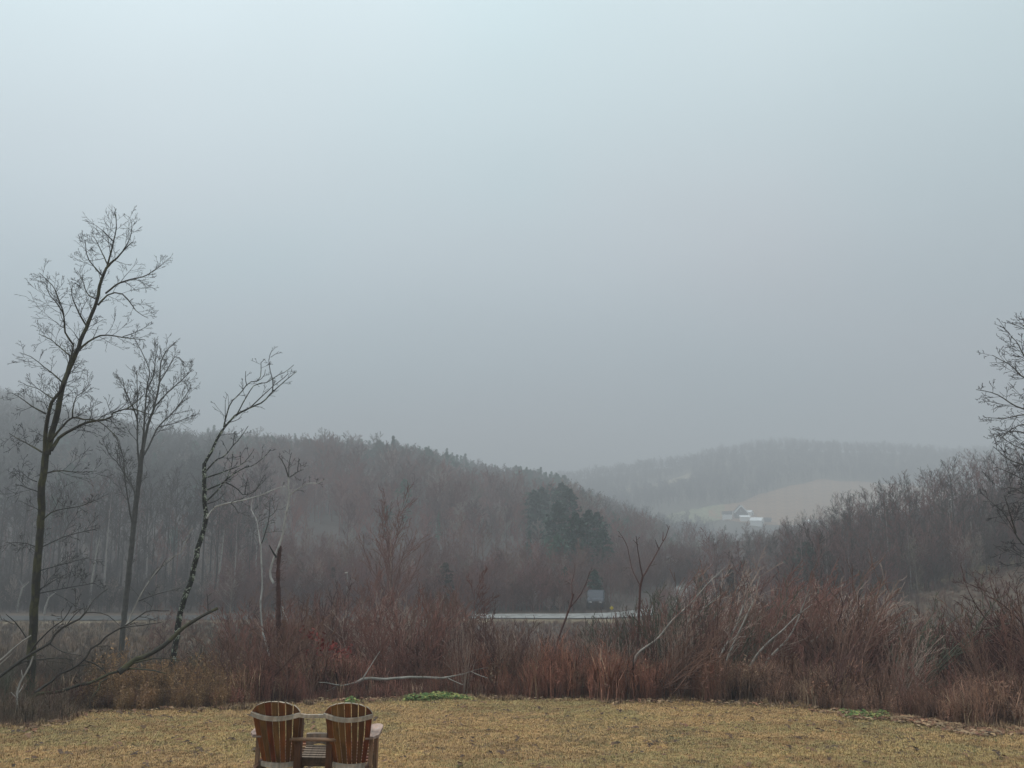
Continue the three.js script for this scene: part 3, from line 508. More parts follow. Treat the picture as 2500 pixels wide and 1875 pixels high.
// trees one can tell apart: left edge of the wood behind the road, right wood, middle valley
function protoTree(name, label, parts, mats, group) { const g = base(name, V(0, 0, 0)); meshed('trunk', parts[0], mats[0], g); meshed('crown', parts[1], mats[1], g); return tag(g, label, 'tree', group); }
function standOf(name, label, group, variants, mats, spots) {
  const protos = []; spots.forEach(([x, D, s, sy], i) => {
    const k = i % variants.length, pos = V(x, land(x, -D) - 0.1, -D), say = label(k % mats.length, x / D / 0.985 * FPX + W / 2, D);
    if (!protos[k]) { protos[k] = protoTree(name, say, variants[k], mats[k % mats.length], group); protos[k].position.copy(pos); protos[k].rotation.y = R() * 6.28; protos[k].scale.set(s, s * sy, s); }
    else copyOf(protos[k], pos, R() * 6.28, [s, s * sy, s], say);
  });
}
const at3 = (px, cuts, words) => words[cuts.filter((c) => px > c).length];
const toTop = (n, px0, px1, D0, D1, tops, hUnit, s0, s1, lo = 0.22, hi = 1.15) => Array.from({ length: n }, (_, i) => { const D = rr(D0, D1), px = px0 + (px1 - px0) * (i + R()) / n, x = XU(px, D); return [x, D, clamp((P(px, curve(tops, px), D).y - land(x, -D)) / hUnit * rr(s0, s1), lo, hi), rr(0.95, 1.05)]; });
const TOPR = [[1880, 1285], [1990, 1243], [2070, 1198], [2150, 1178], [2260, 1142], [2370, 1105], [2600, 1075]], TOPV = [[1400, 1360], [1560, 1325], [1700, 1300], [1900, 1280], [2080, 1285]];
const spotsIn = (n, px0, px1, D0, D1, s0, s1) => Array.from({ length: n }, (_, i) => { const D = rr(D0, D1), px = px0 + (px1 - px0) * (i + R()) / n; return [XU(px, D), D, rr(s0, s1), rr(0.9, 1.12)]; });
standOf('forest_tree', (m, px) => `${['grey-brown', 'pale-trunked', 'grey-brown', 'reddish', 'grey-brown'][m]} bare tree in the front row across the road, ${at3(px, [80, 300, 470], ['left of the mossy tree', 'between mossy and slender tree', 'between slender and lichen-spotted tree', 'right of the lichen-spotted tree'])}`, 'trees in the front row of the left wood', tallV, [[M.woodTree, M.woodTree], [M.woodPale, M.woodTree], [M.woodTree, M.woodTree], [M.woodRed, M.woodRed], [M.woodTree, M.woodTree]], spotsIn(72, -120, 640, 79, 108, 0.48, 0.85));
standOf('roadside_tree', (m, px) => `small ${['reddish', 'brown'][m]} bare tree across the road, ${at3(px, [800, 1100], ['near the vine-clad snag', 'behind the oval tree', 'left of the green pines'])}`, 'small bare trees along the far side of the road', bushV, [[M.woodRed, M.woodRed], [M.brownTwig, M.brownTwig]], spotsIn(52, 560, 1420, 77, 112, 0.42, 0.8));
standOf('valley_tree', (m, px, D) => `${['grey-brown', 'reddish'][m]} bare tree in the hollow ${D < 112 ? at3(px, [1880], ['behind the leaning saplings', 'at the foot of the right wood']) : 'farther down towards the farm'}`, 'bare trees in the hollow', bushV, [[M.woodTree, M.woodTree], [M.woodRed, M.woodRed]], [...toTop(40, 1690, 2080, 50, 108, TOPV, 8, 0.6, 1.0, 0.22, 1.3), ...toTop(38, 1400, 2020, 125, 235, TOPV, 8, 0.8, 1.0, 0.5, 1.6)]);
standOf('right_wood_tree', (m, px, D) => `${['grey-brown', 'reddish', 'pale-trunked'][m]} bare tree in the ${D < 85 ? 'front' : 'back'} of the right wood, ${at3(px, [2130, 2320], ['at its low left end', 'in its middle', 'at its high right end'])}`, 'trees of the right wood', tallV, [[M.woodTree, M.woodTree], [M.woodRed, M.woodRed], [M.woodPale, M.woodTree]], [...toTop(56, 2040, 2600, 66, 88, TOPR, 16, 0.6, 0.96), ...toTop(60, 1960, 2620, 86, 130, TOPR, 16, 0.75, 1.04), ...toTop(22, 1880, 2130, 62, 86, TOPR, 16, 0.6, 0.95)]);
standOf('slope_tree', (m, px, D) => `small ${['reddish', 'brown', 'dark'][m]} bare tree on the slope below the thicket, ${at3(px, [600, 800, 1000], ['left of the vine-clad snag', 'right of the vine-clad snag', 'beside the oval tree', 'left of the meadow gap'])}`, 'small trees on the slope', bushV, [[M.redTwig, M.redTwig], [M.brownTwig, M.brownTwig], [M.redDark, M.redDark]], [...spotsIn(56, 590, 1160, 25, 62, 0.2, 0.5), ...spotsIn(12, 380, 600, 30, 60, 0.2, 0.36)]);
{ // brush under the trees
  const B = bushV.map((v) => [mergeGeometries([v[0], v[1]]), M.white, [], 'bushes']), add = (px, D, s, c) => { const x = XU(px, D); B[Math.floor(R() * 4)][2].push({ x, y: land(x, -D) - 0.2, z: -D, s, sy: rr(0.8, 1.1), turn: R() * 6.28, c: shade(c, 0.35) }); };
  for (let i = 0; i < 2300; i++) { const px = rr(-450, 1400), D = 76.5 + 52 * R() * R(); add(px, D, px < 560 ? rr(0.15, 0.45) : rr(0.2, 0.64), R() < 0.14 ? [0.24, 0.18, 0.15] : px < 520 ? [0.06, 0.046, 0.038] : [0.17, 0.078, 0.066]); }
  for (let i = 0; i < 85; i++) { const px = rr(1600, 1730); add(px, px < 1640 ? rr(60, 84) : rr(52, 86), rr(0.24, 0.46), R() < 0.4 ? [0.26, 0.2, 0.17] : [0.17, 0.09, 0.075]); }
  for (let i = 0; i < 30; i++) add(rr(1380, 1510), rr(76.3, 77.8), rr(0.1, 0.22), [0.1, 0.075, 0.06]);
  for (let i = 0; i < 26; i++) add(rr(1590, 1680), rr(97, 104), rr(0.26, 0.42), [0.16, 0.1, 0.085]);
  for (let i = 0; i < 620; i++) { const px = rr(1400, 1690), D = px < 1550 ? rr(84, 135) : px < 1600 ? rr(92, 135) : rr(98, 116); add(px, D, rr(0.22, 0.6), [0.15, 0.082, 0.07]); }
  for (let i = 0; i < 900; i++) { const px = rr(1900, 2750), D = 66 + 58 * R() * R(); add(px, D, rr(0.22, 0.66), R() < 0.14 ? [0.24, 0.19, 0.16] : R() < 0.5 ? [0.1, 0.072, 0.06] : [0.16, 0.08, 0.07]); }
  for (let i = 0; i < 1100; i++) { const px = rr(1600, 2140), D = 42 + 105 * R(); if (px < 1700 && D < 100) continue; add(px, D, rr(0.18, 0.45), R() < 0.14 ? [0.24, 0.19, 0.16] : R() < 0.5 ? [0.12, 0.085, 0.068] : [0.17, 0.085, 0.072]); }
  scatter('understorey', 'dense bare brush filling the feet of the woods beyond the road', 'brush', B);
}
// evergreens
const ever = (name, label, parts, mats, px, D, s) => { const x = XU(px, D), g = base(name, V(x, land(x, -D) - 0.1, -D), R() * 6.28); meshed('trunk', parts[0], mats[0], g); meshed('foliage', parts[1], mats[1], g); g.scale.setScalar(s); return tag(g, label, 'tree'); };
[['dark green pine rising right over the parked car', 1405, 104, 0.74, 1], ['dark pine left of the parked car', 1362, 118, 0.84, 1], ['broad dark pine behind the yellow road sign', 1470, 102, 0.56, 1], ['hazy dark pine high above the parked car', 1325, 165, 1.0, 1], ['bushy dark pine behind the parked car', 1436, 112, 0.76, 1], ['low dark pine at the roadside left of the parked car', 1378, 80, 0.36, 1], ['dark pine between its low neighbour and the car', 1390, 140, 1.0, 1], ['hazy dark pine highest in the green group by the road', 1345, 185, 1.15, 1], ['leftmost dark pine of the green group by the road', 1305, 150, 0.9, 1], ['round dark pine above the yellow road sign', 1458, 124, 0.7, 1], ['small pine directly behind the car roof', 1450, 83, 0.32, 1], ['dark pine in the middle of the green group', 1372, 160, 1.1, 1]].forEach(([lab, px, D, sc, v]) => ever('dark_pine', lab, pineV[v], [M.woodTree, M.needle], px, D, sc));
ever('brown_cedar', 'brown pointed cedar behind the leaning stems, left of its pair', cedarV[0], [M.woodTree, M.cedar], 1705, 66, 0.7);
ever('brown_cedar', 'brown pointed cedar behind the leaning stems, right of its pair', cedarV[0], [M.woodTree, M.cedar], 1778, 68, 0.81);
ever('brown_cedar', 'rusty brown cedar by the road behind the oval tree', cedarV[1], [M.woodTree, M.cedar], 1090, 78, 0.7);
ever('brown_cedar', 'rusty brown cedar left of the oval tree', cedarV[0], [M.woodTree, M.cedar], 818, 79, 0.74);
ever('dark_pine', 'broad dark pine at the near foot of the right wood', pineV[1], [M.woodTree, M.needle], 1965, 72, 0.53);
ever('dark_pine', 'small dark pine beside the broad one at the foot of the right wood', pineV[1], [M.woodTree, M.needle], 1925, 75, 0.44);
ever('dark_pine', 'dark pine half hidden in the right wood', pineV[0], [M.woodTree, M.needle], 2165, 81, 0.52);

// ---------------------------------------------------------------- buildings, sign, car, post
const box = (w, h, d, x, y, z, r = 0.01) => new RoundedBoxGeometry(w, h, d, 1, Math.min(r, w / 3, h / 3, d / 3)).translate(x, y, z);
const flat = (g) => g.index ? g.toNonIndexed() : g;
const WALLW = std(0.88, 0.88, 0.86), ROOFD = std(0.09, 0.085, 0.085, { map: tintTex }), ROOFL = std(0.86, 0.87, 0.88), GLASS = std(0.02, 0.024, 0.03, { roughness: 0.45 }), WALLG = std(0.24, 0.22, 0.2, { map: tintTex });
function house(name, label, cat, px, D, w, d, hWall, hRoof, turn, wallM, roofM, trimM, wins, lift = 0) {
  const x = XU(px, D), g = base(name, V(x, land(x, -D) + lift, -D), turn);
  const s = new THREE.Shape(); s.moveTo(-w / 2, -1.5); s.lineTo(w / 2, -1.5); s.lineTo(w / 2, hWall); s.lineTo(0, hWall + hRoof); s.lineTo(-w / 2, hWall); s.closePath();
  meshed('wall', new THREE.ExtrudeGeometry(s, { depth: d, bevelEnabled: false }).translate(0, 0, -d / 2), wallM, g);
  const sl = Math.hypot(w / 2, hRoof), an = Math.atan2(hRoof, w / 2);
  for (const k of [-1, 1]) { const rg = new THREE.BoxGeometry(sl + 0.5, 0.18, d + 0.8); rg.rotateZ(-k * an); rg.translate(k * (w / 4 + 0.06), hWall + hRoof / 2 + 0.02, 0); const r = meshed('roof', rg, roofM, g); if (trimM) { const tg = new THREE.BoxGeometry(sl + 0.6, 0.8, 0.14); tg.rotateZ(-k * an); tg.translate(k * (w / 4 + 0.06), hWall + hRoof / 2 - 0.1, d / 2 + 0.47); meshed('bargeboard', tg, trimM, r); } }
  for (const [wx, wy, ww, wh] of wins) { const f = meshed('window', new THREE.BoxGeometry(ww + 0.24, wh + 0.24, 0.12).translate(wx, wy, d / 2 + 0.06), WALLW, g); meshed('pane', new THREE.BoxGeometry(ww, wh, 0.06).translate(wx, wy, d / 2 + 0.11), GLASS, f); }
  return tag(g, label, cat);
}
house('farmhouse', 'gabled farmhouse with white trim on the far hillside below the field', 'house', 1808, 505, 8.5, 8, 3.6, 4.6, -0.15, WALLG, ROOFD, WALLW, [[-2, 1.6, 1, 1.4], [2, 1.6, 1, 1.4], [0, 4.6, 0.9, 1.2]]);
house('farm_cottage', 'small white farm building left of the gabled farmhouse', 'house', 1776, 503, 5, 6, 3.4, 1.6, 1.2, WALLW, ROOFD, WALLW, [[-1, 1.4, 0.8, 1]]);
house('porch_wing', 'low white wing in front of the gabled farmhouse', 'house', 1818, 496, 4.5, 6, 2.8, 1.0, 1.4, WALLW, ROOFL, null, [[-0.9, 1.2, 0.8, 1.0], [0.9, 1.2, 0.8, 1.0]]);
house('pale_barn', 'pale metal-roofed barn right of the gabled farmhouse', 'barn', 1848, 488, 7.5, 7, 2.4, 1.8, 1.0, WALLW, ROOFL, null, [[0, 0.9, 1.8, 1.7]]);
house('farm_shed', 'tiny white shed just above the pale barn on the far hillside', 'shed', 1831, 512, 3, 4, 2.2, 1.0, 0.6, WALLW, ROOFL, null, [[0, 1.1, 0.8, 1.2]]);
house('farm_shed', 'tiny dark-roofed shed right of the pale barn on the far hillside', 'shed', 1874, 492, 3.4, 4, 1.9, 1.0, 1.2, WALLG, ROOFD, null, [[0, 1.0, 0.8, 1.0]]);
house('grey_house', 'grey-roofed house with one white gable edge, lower in the valley than the farm', 'house', 1892, 360, 6, 7, 2.8, 3.2, 0.5, WALLG, ROOFD, WALLW, [[-1.2, 1.5, 0.9, 1.2], [1.2, 1.5, 0.9, 1.2]], 0.8);
house('long_shed', 'long low pale shed at the foot of the tan field, right of the farm', 'shed', 1985, 486, 4, 12, 1.6, 0.8, 1.57, WALLW, ROOFL, null, [[0, 0.7, 1, 0.9]]);
house('white_house', 'white house half hidden behind the thicket, right of the forked sapling', 'house', 1626, 108, 3.6, 4, 2.1, 0.8, 0.1, WALLW, ROOFD, null, [[-0.1, 1.3, 0.6, 1.1], [1.15, 1.2, 0.4, 0.7]], 0.1);
{ // yellow warning sign
  const D = 71.2, x = XU(1489, D), g = base('road_sign', V(x, land(x, -D), -D)); const hgt = P(1489, 1484, D).y - g.position.y;
  const po = new MB(); po.tube([V(0, -0.2, 0), V(0, hgt + 0.25, 0)], [0.03, 0.03], 6); po.build('post', std(0.2, 0.2, 0.19), g);
  meshed('sign_face', new RoundedBoxGeometry(0.28, 0.28, 0.03, 2, 0.012).rotateZ(Math.PI / 4).translate(0, hgt, 0.07), std(0.55, 0.42, 0.03, { roughness: 0.5 }), g);
  tag(g, 'small yellow diamond road sign on a post by the road bend', 'road sign');
}
{ // parked car
  const D = 80.5, x = XU(1452, D), g = base('parked_car', V(x, land(x, -D) + 0.06, -D), 1.42), paint = new THREE.MeshPhysicalMaterial({ color: new THREE.Color().setRGB(0.028, 0.036, 0.052), roughness: 0.6, clearcoat: 0.15, clearcoatRoughness: 0.4 });
  const s = new THREE.Shape(); s.moveTo(-2.0, 0.35); s.lineTo(-2.05, 0.8); s.quadraticCurveTo(-2, 0.95, -1.7, 0.98); s.lineTo(-1.2, 1.02); s.lineTo(-0.6, 1.52); s.lineTo(0.9, 1.55); s.quadraticCurveTo(1.5, 1.5, 1.75, 1.05); s.lineTo(2.0, 0.95); s.lineTo(2.05, 0.4); s.closePath();
  meshed('body', new THREE.ExtrudeGeometry(s, { depth: 1.5, bevelEnabled: true, bevelSize: 0.08, bevelThickness: 0.1, bevelSegments: 2 }).translate(0, 0, -0.75), paint, g);
  const w = new THREE.Shape(); w.moveTo(-1.0, 1.04); w.lineTo(-0.5, 1.44); w.lineTo(0.85, 1.46); w.lineTo(1.45, 1.06); w.closePath();
  for (const z of [0.86, -0.88]) meshed('side_window', new THREE.ExtrudeGeometry(w, { depth: 0.02, bevelEnabled: false }).translate(0, 0, z), GLASS, g);
  for (const [wx, wz] of [[-1.25, 0.8], [1.25, 0.8], [-1.25, -0.8], [1.25, -0.8]]) { const wh = meshed('wheel', new THREE.CylinderGeometry(0.34, 0.34, 0.24, 20).rotateX(Math.PI / 2).translate(wx, 0.34, wz), std(0.02, 0.02, 0.02), g); meshed('rim', new THREE.CylinderGeometry(0.2, 0.2, 0.26, 14).rotateX(Math.PI / 2).translate(wx, 0.34, wz), std(0.45, 0.45, 0.46, { roughness: 0.4, metalness: 0.6 }), wh); }
  for (const z of [-0.5, 0.5]) meshed('headlight', new RoundedBoxGeometry(0.08, 0.14, 0.34, 2, 0.03).translate(-2.12, 0.78, z), std(0.6, 0.6, 0.6, { roughness: 0.2 }), g);
  tag(g, 'dark blue car parked off the road beneath the dark pines', 'car');
}
{ // pale pole beyond the road
  const D = 69, x = XU(852, D), g = base('marker_pole', V(x, land(x, -D), -D)), top = P(852, 1398, D).y - g.position.y, m = new MB(); m.tube([V(0, -0.3, 0), V(0.02, top * 0.5, 0), V(0, top, 0)], [0.045, 0.04, 0.035], 7); m.build('post', std(0.3, 0.27, 0.24), g);
  meshed('lamp_head', new RoundedBoxGeometry(0.24, 0.1, 0.12, 2, 0.03).rotateZ(0.25).translate(-0.1, top, 0), std(0.55, 0.5, 0.42), g); tag(g, 'slim pale pole with a short arm near the road, left of the oval tree', 'pole');
}
for (const [px, py0, py1, D, lab] of [[240, 1450, 1312, 78, 'pale straight broken trunk standing behind the road, right of the mossy trunk'], [68, 1466, 1420, 77, 'short pale snag with a white tip behind the mossy trunk'], [134, 1505, 1446, 75, 'stubby pale post-like snag at the road, right of the mossy trunk'], [545, 1370, 1290, 82, 'thin pale snag in the wood right of the lichen-spotted tree']]) {
  const x = XU(px, D), g = base('pale_snag', V(x, land(x, -D) - 0.2, -D)), m = new MB(), top = P(px + 3, py1, D).sub(g.position); m.tube([V(-0.25, 0, 0), V(-0.1, top.y * 0.4, 0.1), V(0.1, top.y * 0.8, 0), top], [0.12, 0.1, 0.075, 0.04], 7);
  m.build('trunk', M.deadPale, g); const b = new MB(); for (let i = 0; i < 4; i++) grow(b, V(0.05, top.y * rr(0.6, 0.95), 0), V(rr(-1, 1), 0.8, rr(-1, 1)), rr(0.5, 1.2), 0.03, 0, { seg: [0.3], wander: [0.5], up: [0.05], minR: 0.012, max: 0 }); b.build('branch_stubs', M.paleTwig, g); tag(g, lab, 'dead tree');
}

// ---------------------------------------------------------------- thicket along the lawn edge
R = rng(314);
function shrubGeo(h, o) {
  const m = new MB(); const k = o.stems;
  const G = { seg: [h * 0.12, h * 0.09, h * 0.06], wander: [o.wob ?? 0.2, 0.3, 0.4], up: [0.03, 0.06, 0.04], n: [o.n, o.n1, 0], t0: [0.25, 0.2], ang: [0.55, 0.55], ratio: [0.36, 0.45], rr: 0.5, minR: o.minR ?? 0.004, max: 2, lod: 0 };
  for (let i = 0; i < k; i++) { const az = R() * 6.283, t = o.flare * Math.sqrt(R()); grow(m, V(Math.cos(az) * 0.25 * h * 0.3 * R(), -0.1, Math.sin(az) * 0.1 * h * R()), V(Math.cos(az) * t + (o.lean ?? 0), 1, Math.sin(az) * t), h * rr(0.6, 1.08), (o.r ?? 0.011) * rr(0.7, 1.3), 0, G); }
  return m.geo();
}
const SH = { up: [0, 1, 2, 3].map(() => shrubGeo(2, { stems: 9, n: 8, n1: 3.4, flare: 0.5, r: 0.016, minR: 0.0055 })), lean: [0, 1, 2].map(() => shrubGeo(2.4, { stems: 9, n: 7, n1: 3.4, flare: 0.3, lean: 0.8, r: 0.02, minR: 0.0055, wob: 0.3 })), whip: [0, 1].map(() => shrubGeo(2, { stems: 16, n: 2, n1: 1.5, flare: 0.22, wob: 0.16, r: 0.011 })) };
const TOPPY = [[-200, 1630], [300, 1620], [540, 1570], [630, 1450], [800, 1455], [950, 1440], [1100, 1470], [1200, 1500], [1350, 1520], [1480, 1500], [1560, 1440], [1700, 1390], [1850, 1395], [2000, 1430], [2100, 1450], [2250, 1450], [2400, 1420], [2700, 1400]];
function shrubStand(name, label, group, geos, mats, n, px0, px1, d0, d1, f0, f1) {
  const proto = {};
  for (let i = 0; i < n; i++) {
    const px = px0 + (px1 - px0) * (i + R()) / n, D0 = rr(d0, d1), x = XU(px, 18), D = edgeD(x) + D0, X = XU(px, D), y = land(X, -D) - 0.05, top = P(px, curve(TOPPY, px), D).y, h = Math.max(0.9, top - y) * rr(f0, f1), gi = Math.floor(R() * geos.length), mi = Math.floor(R() * mats.length), key = gi * 10 + mi, s = h / 2, wd = s * rr(0.75, 1.25);
    const say = label(mi, px), turn = geos === SH.lean ? rr(-0.6, 0.6) : R() * 6.28;
    if (!proto[key]) { const g = meshed(name, geos[gi], mats[mi]); tag(g, say, 'shrub', group); proto[key] = g; g.position.set(X, y, -D); g.rotation.y = turn; g.scale.set(wd, s, wd); }
    else copyOf(proto[key], V(X, y, -D), turn, [wd, s, wd], say);
  }
}
shrubStand('bare_shrub', (m, px) => `${['reddish', 'brown', 'dark red', 'pale grey', 'brown'][m]} many-stemmed bare shrub ${at3(px, [760, 960], ['around the vine-clad snag', 'behind the red leaves and fallen log', 'right of the fallen log'])}`, 'bare shrubs behind the chairs', SH.up, [M.redTwig, M.brownTwig, M.redDark, M.greyShrub, M.brownTwig], 78, 570, 1220, 0.8, 11, 0.5, 1.02);
shrubStand('whippy_shrub', (m, px) => `${['reddish', 'dark red', 'tan'][m]} shrub of straight whips ${at3(px, [1230, 1450], ['behind the green weeds', 'before the meadow gap', 'before the road bend'])}`, 'reddish whip shrubs mid thicket', SH.whip, [M.redTwig, M.redDark, M.greyShrub], 46, 1060, 1720, 0.5, 3.5, 0.45, 0.95);
shrubStand('bare_shrub', (m, px) => `${['dark red', 'brown'][m]} thin bare shrub rising from the red stalks, ${at3(px, [1330], ['left of the crooked sapling', 'right of the crooked sapling'])}`, 'thin shrubs in the red stalks', SH.up, [M.redDark, M.brownTwig], 34, 1150, 1540, 1.0, 8, 0.5, 1.0);
shrubStand('leaning_shrub', (m, px) => `${['grey', 'brown', 'reddish', 'dark', 'dark', 'reddish'][m]} shrub with stems leaning right, ${at3(px, [1700, 1880], ['just right of the forked sapling', 'in the middle of the tangle', 'beside the three-pronged sapling'])}`, 'leaning shrubs in the right thicket', SH.lean, [M.greyShrub, M.brownTwig, M.redTwig, M.redDark, M.oliveTwig, M.redTwig], 52, 1530, 2180, 0.8, 8, 0.55, 1.02);
shrubStand('upright_shrub', (m, px) => `${['brown', 'dark red', 'brown', 'reddish', 'dark red'][m]} upright bare shrub ${at3(px, [2150, 2330], ['below the three-pronged sapling', 'in the middle of the right thicket', 'under the spreading tree at the right edge'])}`, 'upright shrubs at right', SH.up, [M.brownTwig, M.redDark, M.brownTwig, M.redTwig, M.redDark], 58, 1900, 2620, 0.6, 8, 0.45, 1.0);
shrubStand('olive_shrub', (m, px) => `greenish grey bare shrub ${at3(px, [1540], ['in front of the pale road bend', 'at the foot of the forked sapling'])}`, 'olive shrubs before the road bend', SH.up, [M.oliveTwig], 18, 1440, 1680, 1.5, 6, 0.6, 0.95);
shrubStand('low_shrub', (m, px) => `low ${['brown', 'olive', 'dark'][m]} bare shrub ${at3(px, [300], ['left of the slender grey tree', 'below the lichen-spotted tree'])}`, 'low shrubs at left', SH.up, [M.brownTwig, M.oliveTwig, M.redDark], 34, -80, 600, 1.2, 12, 0.5, 1.05);

// stalks, tufts and fine brush: nobody could count them
function tuftGeo(n, h, w, spread, bend) {
  const m = new MB();
  for (let i = 0; i < n; i++) { const az = R() * 6.283, r = spread * Math.sqrt(R()), b = V(Math.cos(az) * r, -0.03, Math.sin(az) * r), hh = h * rr(0.5, 1.05), a2 = R() * 6.283, k = bend * rr(0.2, 1) * hh, s = V(-Math.sin(a2), 0, Math.cos(a2)).multiplyScalar(w * rr(0.6, 1.2)), mid = b.clone().add(V(Math.cos(a2) * k * 0.3, hh * 0.6, Math.sin(a2) * k * 0.3)), tip = b.clone().add(V(Math.cos(a2) * k, hh, Math.sin(a2) * k)); const nn = V(Math.cos(a2) * 0.4, 1, Math.sin(a2) * 0.4).normalize();
    m.tri(b.clone().sub(s), b.clone().add(s), mid.clone().add(s), nn); m.tri(b.clone().sub(s), mid.clone().add(s), mid.clone().sub(s), nn); m.tri(mid.clone().sub(s), mid.clone().add(s), tip, nn); }
  return m.geo();
}
function stalkGeo(n, h, r, spread, twigs, fluff) {
  const m = new MB();
  for (let i = 0; i < n; i++) { const az = R() * 6.283, q = spread * Math.sqrt(R()), b = V(Math.cos(az) * q, -0.05, Math.sin(az) * q), hh = h * rr(0.55, 1.05), top = b.clone().add(V(rr(-0.16, 0.16) * hh, hh, rr(-0.16, 0.16) * hh)), mid = b.clone().lerp(top, 0.5).add(V(rr(-0.03, 0.03), 0, rr(-0.03, 0.03))); m.tube([b, mid, top], [r, r * 0.8, r * 0.35], 3);
    for (let k = 0; k < twigs; k++) { const s = b.clone().lerp(top, rr(0.35, 1)); m.tube([s, s.clone().add(V(rr(-0.14, 0.14), rr(0.04, 0.2), rr(-0.14, 0.14)).multiplyScalar(h))], [r * 0.6, r * 0.3], 3); }
    for (let k = 0; k < fluff; k++) { const s = b.clone().lerp(top, rr(0.55, 1)).add(V(rr(-0.05, 0.05), 0, rr(-0.05, 0.05))), e = V(rr(-1, 1), rr(-0.3, 1), rr(-1, 1)).multiplyScalar(0.03 * h), u = V(rr(-1, 1), rr(-1, 1), rr(-1, 1)).multiplyScalar(0.02 * h); m.tri(s.clone().add(e), s.clone().sub(e).add(u), s.clone().sub(u)); } }
  return m.geo();
}
const ST = [0, 1, 2].map(() => stalkGeo(11, 1, 0.0055, 0.28, 4, 0)), GO = [0, 1, 2].map(() => stalkGeo(10, 1, 0.005, 0.28, 3, 16)), TU = [0, 1, 2].map(() => tuftGeo(26, 1, 0.012, 0.3, 0.5)), LV = [0, 1].map(() => { const m = new MB(); for (let i = 0; i < 3; i++) { const c = V(rr(-0.1, 0.1), 0.012, rr(-0.1, 0.1)), a = R() * 6.28, d = V(Math.cos(a), rr(-0.2, 0.5), Math.sin(a)).multiplyScalar(0.055), e = V(-Math.sin(a), rr(-0.3, 0.6), Math.cos(a)).multiplyScalar(0.035); m.quad(c.clone().sub(d), c.clone().add(e), c.clone().add(d), c.clone().sub(e)); } return m.geo(); });
const zone = (px) => px < 260 ? [0.13, 0.092, 0.062] : px < 600 ? [0.28, 0.165, 0.08] : px < 1060 ? [0.29, 0.125, 0.09] : px < 1720 ? [0.3, 0.13, 0.085] : [0.28, 0.155, 0.105];
function field2(n, f) { const out = []; for (let i = 0; i < n; i++) { const v = f(); if (v) out.push(v); } return out; }
const spotBy = (px, off) => { const x = XU(px, 17.5), D = edgeD(x) + off, X = XU(px, D); return [X, land(X, -D), -D]; };
{
  const lists = [ST.map((g) => [g, M.white, [], 'stalks']), GO.map((g) => [g, M.white, [], 'seed_heads']), TU.map((g) => [g, M.white, [], 'tufts'])];
  for (let i = 0; i < 7000; i++) {
    const px = rr(-350, 2850), off = 0.25 + 5.5 * R() * R() + (px < 600 ? 0 : 0.2), [x, y, z] = spotBy(px, off); let k = zone(px + rr(-60, 60)); const red = px > 1060 && px < 1750, gold = px > 250 && px < 600;
    const h = (gold ? rr(0.55, 1.05) : red ? rr(0.6, 1.25) : px < 260 ? rr(0.25, 0.5) : rr(0.45, 1.0)) * (off < 0.7 ? 0.7 : 1) * (px > 760 && px < 1200 && off < 1.1 ? 0.5 : 1) * (0.45 + 1.0 * vnoise(x * 1.1 + 7, z * 1.1));
    const set = gold ? (R() < 0.8 ? 1 : 0) : R() < (red ? 0.85 : 0.62) ? 0 : R() < 0.5 ? 1 : 2;
    lists[set][Math.floor(R() * 3)][2].push({ x, y, z, s: h, turn: R() * 6.28, tz: px > 1700 ? -0.12 * R() : rr(-0.1, 0.1), c: shade(R() < 0.2 ? [0.12, 0.066, 0.05] : R() < 0.12 ? [0.33, 0.22, 0.14] : k, 0.45) });
  }
  scatter('edge_brush', 'dry rust and brown stalks crowding the far edge of the lawn', 'dry brush', lists.flat());
}
{ // tan fringe and dead leaves where the lawn meets the brush
  const T = TU.map((g) => [g, M.white, [], 'tufts']), L = LV.map((g) => [g, M.white, [], 'leaves']);
  for (let i = 0; i < 2600; i++) { const px = rr(-300, 2800), [x, y, z] = spotBy(px, px < 350 ? rr(-0.12, 0.5) : rr(-0.35, 0.6)); const w = vnoise(x * 1.9, z * 1.9); T[i % 3][2].push({ x, y: y + 0.03, z, s: rr(0.05, 0.12) + 0.16 * w * w, sy: rr(0.6, 1), turn: R() * 6.28, c: shade(R() < 0.55 ? [0.3, 0.2, 0.105] : R() < 0.5 ? [0.17, 0.095, 0.06] : [0.12, 0.07, 0.05], 0.4) }); }
  for (let i = 0; i < 1900; i++) { const right = R() < 0.62, px = right ? rr(2020, 2750) : rr(-300, 2100), [x, y, z] = spotBy(px, right ? rr(-0.55, 0.5) : rr(-0.3, 0.7)); L[i % 2][2].push({ x, y: y + 0.09, z, s: rr(0.4, 0.9), turn: R() * 6.28, c: shade(R() < 0.5 ? [0.28, 0.185, 0.105] : [0.16, 0.075, 0.04], 0.4) }); }
  scatter('leaf_fringe', 'tan dead grass and fallen leaves along the lawn edge', 'leaf litter', [...T, ...L]);
}
